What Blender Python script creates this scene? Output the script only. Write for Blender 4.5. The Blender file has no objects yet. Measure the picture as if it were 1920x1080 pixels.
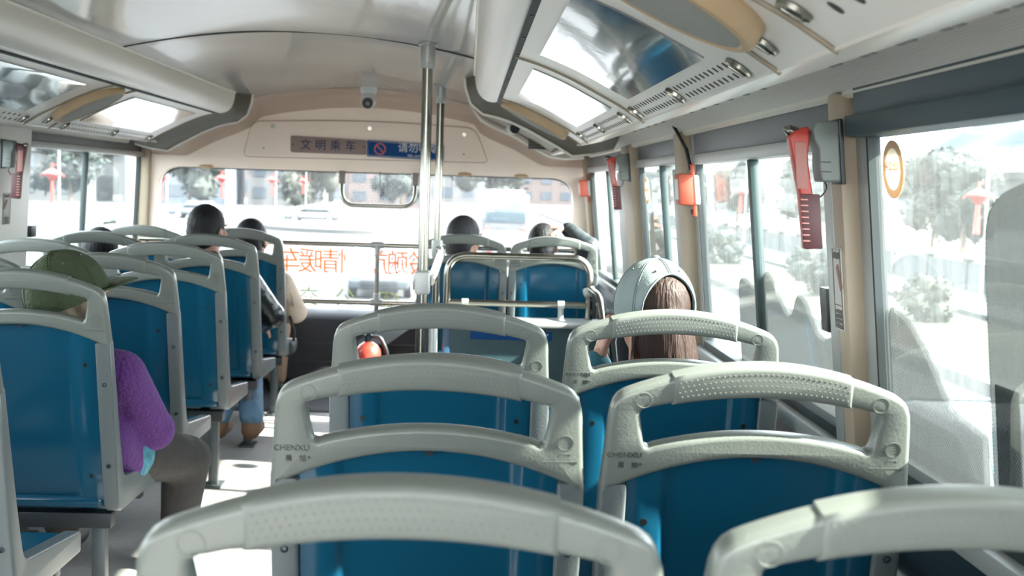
import bpy, bmesh, math, random
from mathutils import Vector, Matrix, noise
R = math.radians
SC = bpy.context.scene
COL = SC.collection
random.seed(7)

# ------------------------------------------------------------------ camera
cam_d = bpy.data.cameras.new('camera')
cam = bpy.data.objects.new('camera', cam_d)
COL.objects.link(cam)
SC.camera = cam
FPX = 2200.0
cam_d.sensor_width = 36.0
cam_d.lens = 36.0 * FPX / 1920.0
cam_d.clip_start = 0.02
cam_d.clip_end = 3000
d = Vector(((878 - 960) / FPX, (540 - 348) / FPX, 1.0)).normalized()      # world +y as the lens sees it
u = Vector((math.sin(.0265), math.cos(.0265), 0)); u = (u - u.dot(d) * d).normalized()
r = u.cross(d)
if r.x < 0: r = -r
cam.matrix_world = Matrix(((r.x, r.y, -r.z, 0), (d.x, d.y, -d.z, 0), (u.x, u.y, -u.z, 1.2), (0, 0, 0, 1)))
cam_d.dof.use_dof = True
cam_d.dof.focus_distance = 2.5
cam_d.dof.aperture_fstop = 6.5

# ------------------------------------------------------------------ sky, sun, exposure
W = bpy.data.worlds.new('sky'); SC.world = W
W.use_nodes = True
nt = W.node_tree
bg = nt.nodes['Background']
tc = nt.nodes.new('ShaderNodeTexCoord'); sep = nt.nodes.new('ShaderNodeSeparateXYZ')
rmp = nt.nodes.new('ShaderNodeValToRGB')
rmp.color_ramp.elements[0].position = 0.0; rmp.color_ramp.elements[0].color = (.98, .985, 1.0, 1)
rmp.color_ramp.elements[1].position = .6; rmp.color_ramp.elements[1].color = (.86, .93, 1.0, 1)
nt.links.new(tc.outputs['Generated'], sep.inputs[0]); nt.links.new(sep.outputs['Z'], rmp.inputs[0])
nt.links.new(rmp.outputs[0], bg.inputs[0])
bg.inputs[1].default_value = 1.8
sun_d = bpy.data.lights.new('sun', 'SUN'); sun = bpy.data.objects.new('sun', sun_d); COL.objects.link(sun)
sun_d.energy = 7.5; sun_d.angle = R(1.2); sun_d.color = (1.0, .93, .82)
sun.rotation_euler = Vector((.80, -.16, .60)).to_track_quat('Z', 'Y').to_euler()
sun.location = (20, 10, 20)
SC.view_settings.view_transform = 'Standard'
SC.view_settings.look = 'None'
SC.view_settings.gamma = 1.0
SC.view_settings.use_curve_mapping = False
SC.view_settings.exposure = 2.8
SC.cycles.max_bounces = 10
SC.cycles.transparent_max_bounces = 24
SC.cycles.diffuse_bounces = 5
SC.cycles.glossy_bounces = 4
SC.cycles.sample_clamp_indirect = 8
SC.cycles.caustics_reflective = False
SC.cycles.caustics_refractive = False

# ------------------------------------------------------------------ materials; dark bases lean teal to carry the tint of the shadows
MATS = {}
def mat(name, col, rough=.5, metal=0., bump=0., bscale=30., coat=0., vary=0., vscale=8., spec=.5, bstretch=None):
    if name in MATS: return MATS[name]
    m = bpy.data.materials.new(name); m.use_nodes = True
    t = m.node_tree; b = t.nodes['Principled BSDF']
    b.inputs['Base Color'].default_value = (*col, 1)
    b.inputs['Roughness'].default_value = rough
    b.inputs['Metallic'].default_value = metal
    b.inputs['Specular IOR Level'].default_value = spec
    if coat: b.inputs['Coat Weight'].default_value = coat; b.inputs['Coat Roughness'].default_value = .08
    if bump or vary:
        tcn = t.nodes.new('ShaderNodeTexCoord'); mp = t.nodes.new('ShaderNodeMapping')
        t.links.new(tcn.outputs['Object'], mp.inputs[0])
        if bstretch: mp.inputs['Scale'].default_value = bstretch
    if bump:
        n = t.nodes.new('ShaderNodeTexNoise'); n.inputs['Scale'].default_value = bscale; n.inputs['Detail'].default_value = 3
        t.links.new(mp.outputs[0], n.inputs['Vector'])
        bp = t.nodes.new('ShaderNodeBump'); bp.inputs['Strength'].default_value = bump; bp.inputs['Distance'].default_value = .02
        t.links.new(n.outputs['Fac'], bp.inputs['Height']); t.links.new(bp.outputs[0], b.inputs['Normal'])
    if vary:
        n = t.nodes.new('ShaderNodeTexNoise'); n.inputs['Scale'].default_value = vscale; n.inputs['Detail'].default_value = 4
        t.links.new(mp.outputs[0], n.inputs['Vector'])
        mx = t.nodes.new('ShaderNodeMix'); mx.data_type = 'RGBA'; mx.inputs['Factor'].default_value = 1
        mx.inputs['A'].default_value = (*[c * (1 - vary) for c in col], 1); mx.inputs['B'].default_value = (*[min(1, c * (1 + vary)) for c in col], 1)
        t.links.new(n.outputs['Fac'], mx.inputs['Factor']); t.links.new(mx.outputs['Result'], b.inputs['Base Color'])
    MATS[name] = m
    return m
def glass(name, tint, dust_haze, streak=0.):
    m = bpy.data.materials.new(name); m.use_nodes = True; t = m.node_tree
    for n in list(t.nodes): t.nodes.remove(n)
    out = t.nodes.new('ShaderNodeOutputMaterial')
    tr = t.nodes.new('ShaderNodeBsdfTransparent'); tr.inputs[0].default_value = (*tint, 1)
    gl = t.nodes.new('ShaderNodeBsdfGlossy'); gl.inputs['Roughness'].default_value = .02
    fr = t.nodes.new('ShaderNodeFresnel'); fr.inputs[0].default_value = 1.3
    m1 = t.nodes.new('ShaderNodeMixShader')
    ge = t.nodes.new('ShaderNodeNewGeometry'); mu = t.nodes.new('ShaderNodeMath'); mu.operation = 'MULTIPLY'; iv = t.nodes.new('ShaderNodeMath'); iv.operation = 'SUBTRACT'; iv.inputs[0].default_value = 1
    t.links.new(ge.outputs['Backfacing'], iv.inputs[1]); t.links.new(fr.outputs[0], mu.inputs[0]); t.links.new(iv.outputs[0], mu.inputs[1])
    t.links.new(mu.outputs[0], m1.inputs[0]); t.links.new(tr.outputs[0], m1.inputs[1]); t.links.new(gl.outputs[0], m1.inputs[2])
    tl = t.nodes.new('ShaderNodeBsdfTranslucent'); tl.inputs[0].default_value = (.86, .93, .94, 1)  # pale translucent layer: pane dust plus the outdoor haze put into the glass
    m2 = t.nodes.new('ShaderNodeMixShader'); m2.inputs[0].default_value = dust_haze
    if streak:
        tcn = t.nodes.new('ShaderNodeTexCoord'); mp = t.nodes.new('ShaderNodeMapping'); mp.inputs['Scale'].default_value = (60, 60, 2.5)
        t.links.new(tcn.outputs['Object'], mp.inputs[0])
        nz = t.nodes.new('ShaderNodeTexNoise'); nz.inputs['Scale'].default_value = 1.; nz.inputs['Detail'].default_value = 5
        t.links.new(mp.outputs[0], nz.inputs['Vector'])
        mr = t.nodes.new('ShaderNodeMapRange'); mr.inputs[1].default_value = .35; mr.inputs[2].default_value = .75
        mr.inputs[3].default_value = dust_haze * .6; mr.inputs[4].default_value = dust_haze + streak
        t.links.new(nz.outputs['Fac'], mr.inputs[0]); t.links.new(mr.outputs[0], m2.inputs[0])
    t.links.new(m1.outputs[0], m2.inputs[1]); t.links.new(tl.outputs[0], m2.inputs[2])
    t.links.new(m2.outputs[0], out.inputs[0])
    MATS[name] = m
    return m
def film(name, col, cover, pitch):
    """perforated one-way film: a grid of holes through a pale print"""
    m = bpy.data.materials.new(name); m.use_nodes = True; t = m.node_tree
    for n in list(t.nodes): t.nodes.remove(n)
    out = t.nodes.new('ShaderNodeOutputMaterial')
    tr = t.nodes.new('ShaderNodeBsdfTransparent')
    df = t.nodes.new('ShaderNodeBsdfDiffuse'); df.inputs[0].default_value = (*col, 1)
    tl = t.nodes.new('ShaderNodeBsdfTranslucent'); tl.inputs[0].default_value = (*col, 1)
    a = t.nodes.new('ShaderNodeMixShader'); a.inputs[0].default_value = .62
    t.links.new(df.outputs[0], a.inputs[1]); t.links.new(tl.outputs[0], a.inputs[2])
    tcn = t.nodes.new('ShaderNodeTexCoord'); mp = t.nodes.new('ShaderNodeMapping')
    mp.inputs['Rotation'].default_value = (R(45), 0, 0); mp.inputs['Scale'].default_value = (0, 1 / pitch, 1 / pitch)
    t.links.new(tcn.outputs['Object'], mp.inputs[0])
    v = t.nodes.new('ShaderNodeTexVoronoi'); v.inputs['Randomness'].default_value = 0; v.inputs['Scale'].default_value = 1
    t.links.new(mp.outputs[0], v.inputs['Vector'])
    mr = t.nodes.new('ShaderNodeMapRange'); mr.inputs[1].default_value = .30; mr.inputs[2].default_value = .42
    mr.inputs[3].default_value = cover - .35; mr.inputs[4].default_value = min(1, cover + .12)
    t.links.new(v.outputs['Distance'], mr.inputs[0])
    b = t.nodes.new('ShaderNodeMixShader')
    t.links.new(mr.outputs[0], b.inputs[0]); t.links.new(tr.outputs[0], b.inputs[1]); t.links.new(a.outputs[0], b.inputs[2])
    t.links.new(b.outputs[0], out.inputs[0])
    MATS[name] = m
    return m
def vinyl(name, col):
    m = bpy.data.materials.new(name); m.use_nodes = True; t = m.node_tree
    for n in list(t.nodes): t.nodes.remove(n)
    out = t.nodes.new('ShaderNodeOutputMaterial'); df = t.nodes.new('ShaderNodeBsdfDiffuse'); tl = t.nodes.new('ShaderNodeBsdfTranslucent')
    df.inputs[0].default_value = (*col, 1); tl.inputs[0].default_value = (*col, 1)
    a = t.nodes.new('ShaderNodeMixShader'); a.inputs[0].default_value = .55
    t.links.new(df.outputs[0], a.inputs[1]); t.links.new(tl.outputs[0], a.inputs[2]); t.links.new(a.outputs[0], out.inputs[0])
    return m
M_grey = mat('seat_grey_plastic', (.130, .143, .129), .30, bump=.05, bscale=220, vary=.05)
M_grey2 = mat('seat_side_grey_plastic', (.105, .121, .124), .36, bump=.05, bscale=220)
M_grip = mat('seat_grip_plastic', (.126, .138, .125), .42)
M_blue = mat('seat_blue_plastic', (.005, .058, .108), .15, bump=.03, bscale=14, vary=.12, vscale=3)
M_frame_dark = mat('seat_dark_steel', (.015, .02, .024), .4, .3)
M_leg = mat('seat_leg_steel', (.06, .07, .075), .4, .4)
M_bolt = mat('dark_bolt', (.02, .03, .04), .35, .3)
M_cream = mat('cream_plastic', (.89, .86, .81), .32, vary=.04, vscale=3)
M_warm = mat('warm_cream_panel', (.92, .79, .68), .42, bump=.04, bscale=160, vary=.03)  # cream front panels with the warm bounce light put into the colour
M_shaded = mat('shaded_trim', (.20, .185, .14), .5)  # beige trim whose shade is put into this olive colour
M_lip = mat('pale_trim_lip', (.80, .77, .70), .35)
M_ceil = mat('glossy_white_ceiling', (.95, .945, .935), .12, bump=.07, bscale=2.4, coat=.55)
M_ceil.node_tree.nodes['Principled BSDF'].inputs['Coat IOR'].default_value = 1.6
M_ceil.node_tree.nodes['Principled BSDF'].inputs['Coat Roughness'].default_value = .05
M_gap = mat('dark_rubber', (.012, .02, .022), .6)
M_beige = mat('beige_pillar', (.37, .30, .215), .45, vary=.04)
M_alu = mat('painted_alloy', (.36, .37, .36), .38, .3)
M_chrome = mat('brushed_chrome', (.27, .265, .23), .2, 1.0)
M_blind = mat('window_head_blue_grey', (.010, .037, .048), .5, vary=.06)
M_blind2 = mat('window_frame_grey', (.055, .063, .07), .42)
M_navy = mat('navy_side_panel', (.006, .02, .032), .4, vary=.1)
M_black = mat('black_plastic', (.007, .010, .012), .4)
M_floor = mat('grey_bus_floor', (.36, .34, .33), .5, bump=.15, bscale=200, vary=.18, vscale=40)
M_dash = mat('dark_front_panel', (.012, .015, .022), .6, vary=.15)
M_red = mat('red_plastic', (.46, .045, .03), .35)
M_redk = mat('dark_red_plastic', (.065, .007, .010), .45)
M_orange = mat('orange_red_plastic', (.46, .075, .035), .4)
M_white = mat('white_plastic', (.66, .67, .66), .4)
M_greypl = mat('grey_holder_plastic', (.17, .195, .185), .45)
M_tan = mat('tan_rim', (.50, .36, .215), .5)
M_gasket = mat('beige_gasket', (.30, .25, .18), .4)
M_mesh = mat('speaker_mesh_grey', (.36, .365, .34), .6, bump=.5, bscale=500)
M_mirror = mat('black_gloss_plate', (.03, .035, .04), .03, bump=.02, bscale=5, spec=1.0, coat=1.0)
M_mirror.node_tree.nodes['Principled BSDF'].inputs['Coat IOR'].default_value = 2.2
M_signb = mat('blue_sign', (.003, .055, .20), .6, spec=.2)
M_signp = mat('pinkish_silver_sign', (.27, .205, .19), .5, spec=.3)
M_inkb = mat('blue_ink', (.005, .025, .085), .6, spec=.2)
M_orang_ink = vinyl('orange_vinyl_letter', (.88, .29, .095))
M_olive_ink = vinyl('olive_vinyl_letter', (.42, .44, .24))
M_glass = glass('window_glass', (.93, .98, .975), .017, .006)
M_glassf = glass('windscreen_glass', (.95, .975, .985), .014, .004)
M_film = film('perforated_film', (.055, .058, .058), .80, .0042)
M_film2 = film('perforated_film_dark', (.018, .02, .022), .85, .0042)

# ------------------------------------------------------------------ mesh helpers
def finish(me, smooth=35):
    me.shade_smooth()
    try: me.set_sharp_from_angle(angle=R(smooth))
    except Exception: pass
def abs_loc(o):
    v = Vector((0, 0, 0))
    while o is not None:
        v += o.location; o = o.parent
    return v
def put(name, bm, m, parent=None, smooth=35, origin=None):
    """link a bmesh (in world metres) as one object; top-level gets its origin at its base"""
    if parent is not None: off = abs_loc(parent)
    else:
        if origin is None:
            xs = [v.co for v in bm.verts]
            lo = [min(c[i] for c in xs) for i in range(3)]; hi = [max(c[i] for c in xs) for i in range(3)]
            origin = ((lo[0] + hi[0]) / 2, (lo[1] + hi[1]) / 2, lo[2])
        off = Vector(origin)
    bmesh.ops.translate(bm, verts=bm.verts, vec=-off)
    bmesh.ops.recalc_face_normals(bm, faces=bm.faces) if not getattr(bm, 'keepn', False) else None
    me = bpy.data.meshes.new(name); bm.to_mesh(me); bm.free()
    mats = m if isinstance(m, (list, tuple)) else [m]
    for k in mats: me.materials.append(k)
    finish(me, smooth)
    o = bpy.data.objects.new(name, me); COL.objects.link(o)
    if parent is not None: o.parent = parent
    else: o.location = off
    return o
def tag(o, label, cat, group=None, kind=None):
    o['label'] = label; o['category'] = cat
    if group: o['group'] = group
    if kind: o['kind'] = kind
    return o
def thing(name, label, cat, loc=(0, 0, 0), group=None):
    o = bpy.data.objects.new(name, None); COL.objects.link(o); o.location = loc; o.empty_display_size = .1
    return tag(o, label, cat, group)
def struct(name, bm, m, smooth=35):
    o = put(name, bm, m, None, smooth); o['kind'] = 'structure'
    return o
def copy_tree(o, parent=None):
    c = o.copy(); COL.objects.link(c)
    if parent is not None: c.parent = parent
    for ch in list(o.children): copy_tree(ch, c)
    return c
def B(): return bmesh.new()
def box(bm, lo, hi, bev=0., seg=2, mtx=None):
    lo, hi = Vector(lo), Vector(hi); c = (lo + hi) / 2; s = hi - lo
    rr = bmesh.ops.create_cube(bm, size=1)
    vs = rr['verts']
    for v in vs: v.co = Vector((v.co.x * s.x, v.co.y * s.y, v.co.z * s.z)) + c
    if bev:
        es = list({e for v in vs for e in v.link_edges})
        q = bmesh.ops.bevel(bm, geom=es, offset=min(bev, min(abs(s.x), abs(s.y), abs(s.z)) * .49), segments=seg, affect='EDGES', profile=.6)
        vs = list({v for f in q['faces'] for v in f.verts} | {v for v in vs if v.is_valid})
    if mtx is not None:
        for v in vs:
            if v.is_valid: v.co = mtx @ v.co
    return vs
def tube(bm, pts, rad, seg=14, cap=True):
    pts = [Vector(p) for p in pts]; rads = rad if isinstance(rad, (list, tuple)) else [rad] * len(pts)
    prev = None; rings = []; nrm = None
    for i, p in enumerate(pts):
        a = pts[max(0, i - 1)]; b = pts[min(len(pts) - 1, i + 1)]
        tn = (b - a).normalized()
        if nrm is None:
            nrm = tn.orthogonal().normalized()
        else:
            nrm = (nrm - nrm.dot(tn) * tn).normalized()
        bn = tn.cross(nrm)
        rings.append([bm.verts.new(p + rads[i] * (math.cos(k * 2 * math.pi / seg) * nrm + math.sin(k * 2 * math.pi / seg) * bn)) for k in range(seg)])
    for a, b in zip(rings, rings[1:]):
        for k in range(seg): bm.faces.new((a[k], a[(k + 1) % seg], b[(k + 1) % seg], b[k]))
    if cap:
        bm.faces.new(rings[0][::-1]); bm.faces.new(rings[-1])
def arc_path(pts, rad, n=6):
    """polyline with rounded corners"""
    pts = [Vector(p) for p in pts]; out = [pts[0]]
    for a, b, c in zip(pts, pts[1:], pts[2:]):
        d1 = (a - b); d2 = (c - b); q = min(rad, d1.length * .48, d2.length * .48)
        p1 = b + d1.normalized() * q; p2 = b + d2.normalized() * q
        for k in range(n + 1):
            s = k / n
            out.append((1 - s) ** 2 * p1 + 2 * s * (1 - s) * b + s * s * p2)
    out.append(pts[-1])
    return out
def round_poly(pts, rads, n=5):
    """closed 2-D polygon with rounded corners"""
    N = len(pts); out = []
    if not isinstance(rads, (list, tuple)): rads = [rads] * N
    for i in range(N):
        a = Vector(pts[i - 1]); b = Vector(pts[i]); c = Vector(pts[(i + 1) % N]); rr = rads[i]
        if rr <= 0: out.append((b.x, b.y)); continue
        d1 = a - b; d2 = c - b; q = min(rr, d1.length * .49, d2.length * .49)
        p1 = b + d1.normalized() * q; p2 = b + d2.normalized() * q
        for k in range(n + 1):
            s = k / n; p = (1 - s) ** 2 * p1 + 2 * s * (1 - s) * b + s * s * p2
            out.append((p.x, p.y))
    return out
def lathe(bm, prof, seg=24, mtx=Matrix()):
    rings = []; loop = prof[0] == prof[-1] and len(prof) > 3 and prof[0][0] > 1e-6
    if loop: prof = prof[:-1]
    for rr, z in prof:
        if rr < 1e-6: rings.append([bm.verts.new(mtx @ Vector((0, 0, z)))])
        else: rings.append([bm.verts.new(mtx @ Vector((rr * math.cos(k * 2 * math.pi / seg), rr * math.sin(k * 2 * math.pi / seg), z))) for k in range(seg)])
    for a, b in zip(rings, rings[1:] + rings[:1] if loop else rings[1:]):
        for k in range(seg):
            k2 = (k + 1) % seg
            if len(a) == 1 and len(b) == 1: continue
            if len(a) == 1: bm.faces.new((a[0], b[k2], b[k]))
            elif len(b) == 1: bm.faces.new((a[k], a[k2], b[0]))
            else: bm.faces.new((a[k], a[k2], b[k2], b[k]))
    if loop: return
    if len(rings[0]) > 1: bm.faces.new(rings[0][::-1])
    if len(rings[-1]) > 1: bm.faces.new(rings[-1])
def eval_mesh(o):
    COL.objects.link(o)
    bpy.context.view_layer.update()
    dg = bpy.context.evaluated_depsgraph_get()
    me = bpy.data.meshes.new_from_object(o.evaluated_get(dg))
    data = o.data
    bpy.data.objects.remove(o)
    return me
def absorb(bm, me, f):
    n0 = len(bm.verts)
    bm.from_mesh(me)
    bm.verts.ensure_lookup_table()
    for v in bm.verts[n0:]: v.co = Vector(f(*v.co))
    bpy.data.meshes.remove(me)
def plate(bm, loops, thick, bevel, f, res=2):
    """2-D outline (first loop) with holes (others), thickness centred on 0; f maps (a, b, t) to world"""
    cu = bpy.data.curves.new('c', 'CURVE'); cu.dimensions = '2D'; cu.fill_mode = 'BOTH'
    cu.extrude = max(0, thick / 2 - bevel); cu.bevel_depth = bevel; cu.bevel_resolution = res; cu.offset = -bevel
    for lp in loops:
        s = cu.splines.new('POLY'); s.points.add(len(lp) - 1); s.use_cyclic_u = True
        for p, q in zip(s.points, lp): p.co = (q[0], q[1], 0, 1)
    me = eval_mesh(bpy.data.objects.new('c', cu)); bpy.data.curves.remove(cu)
    absorb(bm, me, f)
    bmesh.ops.remove_doubles(bm, verts=bm.verts, dist=1e-5)
def text(bm, body, size, thick, f, mirror=False, align='CENTER', squeeze=1., bold=0.):
    cu = bpy.data.curves.new('t', 'FONT'); cu.body = body; cu.size = size; cu.extrude = thick / 2
    cu.offset = bold; cu.align_x = align; cu.align_y = 'CENTER'; cu.resolution_u = 3
    me = eval_mesh(bpy.data.objects.new('t', cu)); bpy.data.curves.remove(cu)
    s = -1 if mirror else 1
    absorb(bm, me, lambda a, b, t: f(s * a * squeeze, b, t))
def disc(bm, c, rad, axis, h, seg=16):
    m = Matrix.Translation(Vector(c)) @ Vector(axis).to_track_quat('Z', 'Y').to_matrix().to_4x4()
    lathe(bm, [(0, -h / 2), (rad, -h / 2), (rad, h / 2), (0, h / 2)], seg, m)
def capsule(bm, p0, p1, r0, r1, seg=14):
    p0, p1 = Vector(p0), Vector(p1); q = (p1 - p0).to_track_quat('Z', 'Y') if (p1 - p0).length > 1e-6 else Matrix.Identity(3).to_quaternion()
    prof = []
    for k in range(6): a = -math.pi / 2 + k * math.pi / 10; prof.append((math.cos(a), math.sin(a), 0))
    for k in range(6): a = k * math.pi / 10; prof.append((math.cos(a), math.sin(a), 1))
    L = (p1 - p0).length
    lathe(bm, [((r0 if not e else r1) * c if c > 1e-4 else 0, (r0 if not e else r1) * s + (L if e else 0)) for c, s, e in prof], seg, Matrix.Translation(p0) @ q.to_matrix().to_4x4())
def ell(bm, c, rad, rot=None, seg=18):
    m = Matrix.Translation(Vector(c))
    if rot is not None: m = m @ rot.to_4x4()
    m = m @ Matrix.Diagonal((*rad, 1))
    lathe(bm, [(math.cos(a) if abs(abs(a) - math.pi / 2) > 1e-3 else 0, math.sin(a)) for a in [-math.pi / 2 + k * math.pi / 12 for k in range(13)]], seg, m)
def organic(bm, voxel, smooth=4):
    """melt overlapping closed shapes into one continuous skin"""
    me = bpy.data.meshes.new('o'); bmesh.ops.recalc_face_normals(bm, faces=bm.faces); bm.to_mesh(me); bm.free()
    o = bpy.data.objects.new('o', me)
    md = o.modifiers.new('r', 'REMESH'); md.mode = 'VOXEL'; md.voxel_size = voxel
    if smooth:
        sm = o.modifiers.new('s', 'SMOOTH'); sm.iterations = smooth; sm.factor = .5
    m2 = eval_mesh(o); bpy.data.meshes.remove(me)
    b = bmesh.new(); b.from_mesh(m2); bpy.data.meshes.remove(m2)
    return b
# ------------------------------------------------------------------ the bus shell
CXB = -1.16                                     # x of a mirrored point = CXB - x
def RW(y, z, o=0): return (.72 - .108 * (z - .88) - o, y, z)
def LW(y, z, o=0): return (-1.845 + .05 * (z - .88) + o, y, z)
def wbox(bm, F, y0, y1, z0, z1, o0, o1, bev=0.):
    vs = box(bm, (y0, z0, o0), (y1, z1, o1), bev)
    for v in vs:
        if v.is_valid: v.co = Vector(F(v.co.x, v.co.y, v.co.z))
YB, YF = -1.6, 6.7
def wp(y):   # helper for the floor plan
    return y
bm = B(); box(bm, (-1.92, YB, -.06), (.80, 6.72, 0)); struct('floor', bm, M_floor)
bm = B()
wbox(bm, RW, YB, 6.72, 0, .72, -.07, 0)
wbox(bm, RW, YB, 6.72, 1.31, 1.42, -.07, -.02)
struct('wall_right', bm, M_navy)
bm = B()
wbox(bm, LW, YB, 6.72, 0, .72, -.07, 0)
wbox(bm, LW, YB, 6.72, 1.315, 1.42, -.07, -.02)
struct('wall_left', bm, M_navy)
bm = B()
box(bm, (-1.93, YB - .05, 1.79), (.80, 6.78, 1.83)); box(bm, (-1.96, YB - .05, 1.40), (-1.90, 6.78, 1.83)); box(bm, (.74, YB - .05, 1.40), (.80, 6.78, 1.83))
box(bm, (-1.95, 6.78, 1.30), (.80, 6.82, 1.83))
struct('roof', bm, M_cream)  # unseen outer shell, added to stop light leaking past the ceiling

# sills
for nm, F in (('trim_sill_right', RW), ('trim_sill_left', LW)):
    bm = B(); wbox(bm, F, YB, 6.65, .70, .735, -.03, .035, .008); struct(nm, bm, M_alu)
for nm, F in (('trim_pipe_right', RW), ('trim_pipe_left', LW)):
    bm = B(); tube(bm, [F(YB, .60, .05), F(6.3, .60, .05)], .012); tube(bm, [F(YB, .15, .06), F(6.3, .15, .06)], .03)
    struct(nm, bm, M_alu)

# pillars of the right side: (y0, y1, style)
def pillar(nm, F, y0, y1, alu=.07, flat=.06, m=M_beige, depth=.032):
    bm = B()
    wbox(bm, F, y0 + alu, y1 - flat, .70, 1.382, -.022, depth, .012)
    o = struct(nm, bm, m)
    if alu: bm = B(); wbox(bm, F, y0, y0 + alu + .004, .70, 1.382, -.022, .001, .003); put('pillar_edge_strip', bm, M_alu, o)
    if flat: bm = B(); wbox(bm, F, y1 - flat - .004, y1, .70, 1.27, -.022, depth, .004); put('pillar_edge_strip', bm, M_alu, o)
    bm = B(); wbox(bm, F, y0 - .008, y0, .73, 1.31, -.02, .002); put('rubber_seal', bm, M_gap, o)
    bm = B(); wbox(bm, F, y1, y1 + .010, .73, 1.31, -.02, .0); put('rubber_seal', bm, M_gap, o)
    return o
pillar('trim_pillar_1', RW, .05, .20)
pillar('trim_pillar_2', RW, 1.985, 2.145, .055, .045)
pillar('trim_pillar_3', RW, 3.49, 3.73, .075, .05)
pillar('trim_pillar_4', RW, 4.65, 5.14, .05, .19)
pillar('trim_pillar_5', RW, 6.49, 6.68, .05, .05)
pillar('trim_pillar_6', LW, 6.63, 6.70, .0, .0, M_beige, .05)
pillar('trim_pillar_7', LW, 4.62, 4.95, .0, .0, M_cream, .02)
pillar('trim_pillar_8', LW, 2.95, 3.20)
pillar('trim_pillar_9', LW, 1.25, 1.45)

# windows: glass, head band, frame rails, sliding sash post
def window(n, F, y0, y1, zt, sash=None, head=True, blind=False):
    bm = B(); wbox(bm, F, y0, y1, .73, zt + .03, -.016, -.011)
    o = struct('window_%d' % n, bm, M_glass)
    bm = B()
    if blind:
        wbox(bm, F, y0 - .02, y1 + .004, 1.336, 1.40, -.03, .02, .004)
        put('window_head', bm, M_blind, o); bm = B()
        wbox(bm, F, y0 - .02, y1 + .016, 1.302, 1.338, -.03, .034, .006); put('blind_rail', bm, M_blind, o)
    else:
        wbox(bm, F, y0, y1, zt + .026, 1.40, -.03, .004, .004); put('window_head', bm, M_blind2, o)
        bm = B(); wbox(bm, F, y0, y1, zt, zt + .028, -.03, .02, .005); put('frame_rail', bm, M_alu, o)
    bm = B(); wbox(bm, F, y0, y1, .733, .757, -.03, .012, .004); put('frame_rail', bm, M_gap, o)
    if sash:
        bm = B(); wbox(bm, F, sash - .012, sash + .016, .75, zt, -.024, .0, .003); put('sash_post', bm, mat('sash_green_black', (.010, .032, .032), .45), o)
        bm = B(); wbox(bm, F, sash + .016, sash + .034, .75, zt, -.024, -.006, .003); put('sash_post', bm, M_alu, o)
    return o
window(1, RW, -1.6, .05, 1.30, None, blind=True)
window(2, RW, .20, 1.985, 1.30, None, blind=True)
window(3, RW, 2.145, 3.49, 1.283, 2.84)
window(4, RW, 3.73, 4.65, 1.29, 4.16)
window(5, RW, 5.14, 6.49, 1.29, 5.80)
window(6, LW, 4.95, 6.63, 1.305, 5.73)
window(7, LW, 3.20, 4.62, 1.305, 3.9)
window(8, LW, 1.45, 2.95, 1.305, 2.2)
window(9, LW, -1.6, 1.25, 1.305, .2)

# ribbed rails under the ducts, soffits with small slots
def side_x(x, right): return x if right else CXB - x
def extrude_profile(bm, prof, y0, y1, right, thick=.012, ny=1):
    pts = [Vector((x, z)) for x, z in prof]
    def nrm(i):
        a = pts[max(0, i - 1)]; b = pts[min(len(pts) - 1, i + 1)]; t = (b - a).normalized(); return Vector((t.y, -t.x))
    up = [p - nrm(i) * -thick if False else p + Vector((0, thick)) for i, p in enumerate(pts)]
    loop = pts + up[::-1]
    ys = [y0 + (y1 - y0) * k / ny for k in range(ny + 1)]
    rows = [[bm.verts.new((side_x(p.x, right), y, p.y)) for p in loop] for y in ys]
    n = len(loop)
    for a, b in zip(rows, rows[1:]):
        for k in range(n): bm.faces.new((a[k], a[(k + 1) % n], b[(k + 1) % n], b[k]))
    bm.faces.new(rows[0][::-1]); bm.faces.new(rows[-1])
for right in (True, False):
    nm = 'right' if right else 'left'
    prof = []
    for k in range(25):
        s = k / 24; e = .0022 * (k % 2)
        prof.append((.598 + s * .054 - e, 1.415 - s * .034 - e))
    bm = B(); extrude_profile(bm, prof, YB, 6.35, right, .014); struct('trim_rail_' + nm, bm, mat('rail_pale_grey', (.62, .61, .58), .35) if right else M_cream, 15)
    bm = B(); extrude_profile(bm, [(.648, 1.386), (.645, 1.376), (.655, 1.370), (.668, 1.372), (.690, 1.392)], YB, 6.35, right, .012); struct('trim_moulding_' + nm, bm, M_lip)
    bm = B(); extrude_profile(bm, [(.430, 1.372), (.445, 1.371), (.52, 1.388), (.585, 1.412), (.60, 1.416)], YB, 6.2, right, .012)
    o = struct('trim_soffit_' + nm, bm, M_cream)
    bm = B()
    for k in range(70):
        y = -1.0 + k * .072
        if (k // 5) % 3 == 2: continue
        x = .545 + .014 * (k % 2); z = 1.388 + (x - .52) * .369 - .0015
        box(bm, (side_x(x, right) - .004, y, z - .001), (side_x(x, right) + .004, y + .022, z + .001))
    put('slot_row', bm, mat('grey_slot', (.22, .25, .25), .6), o)

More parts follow.
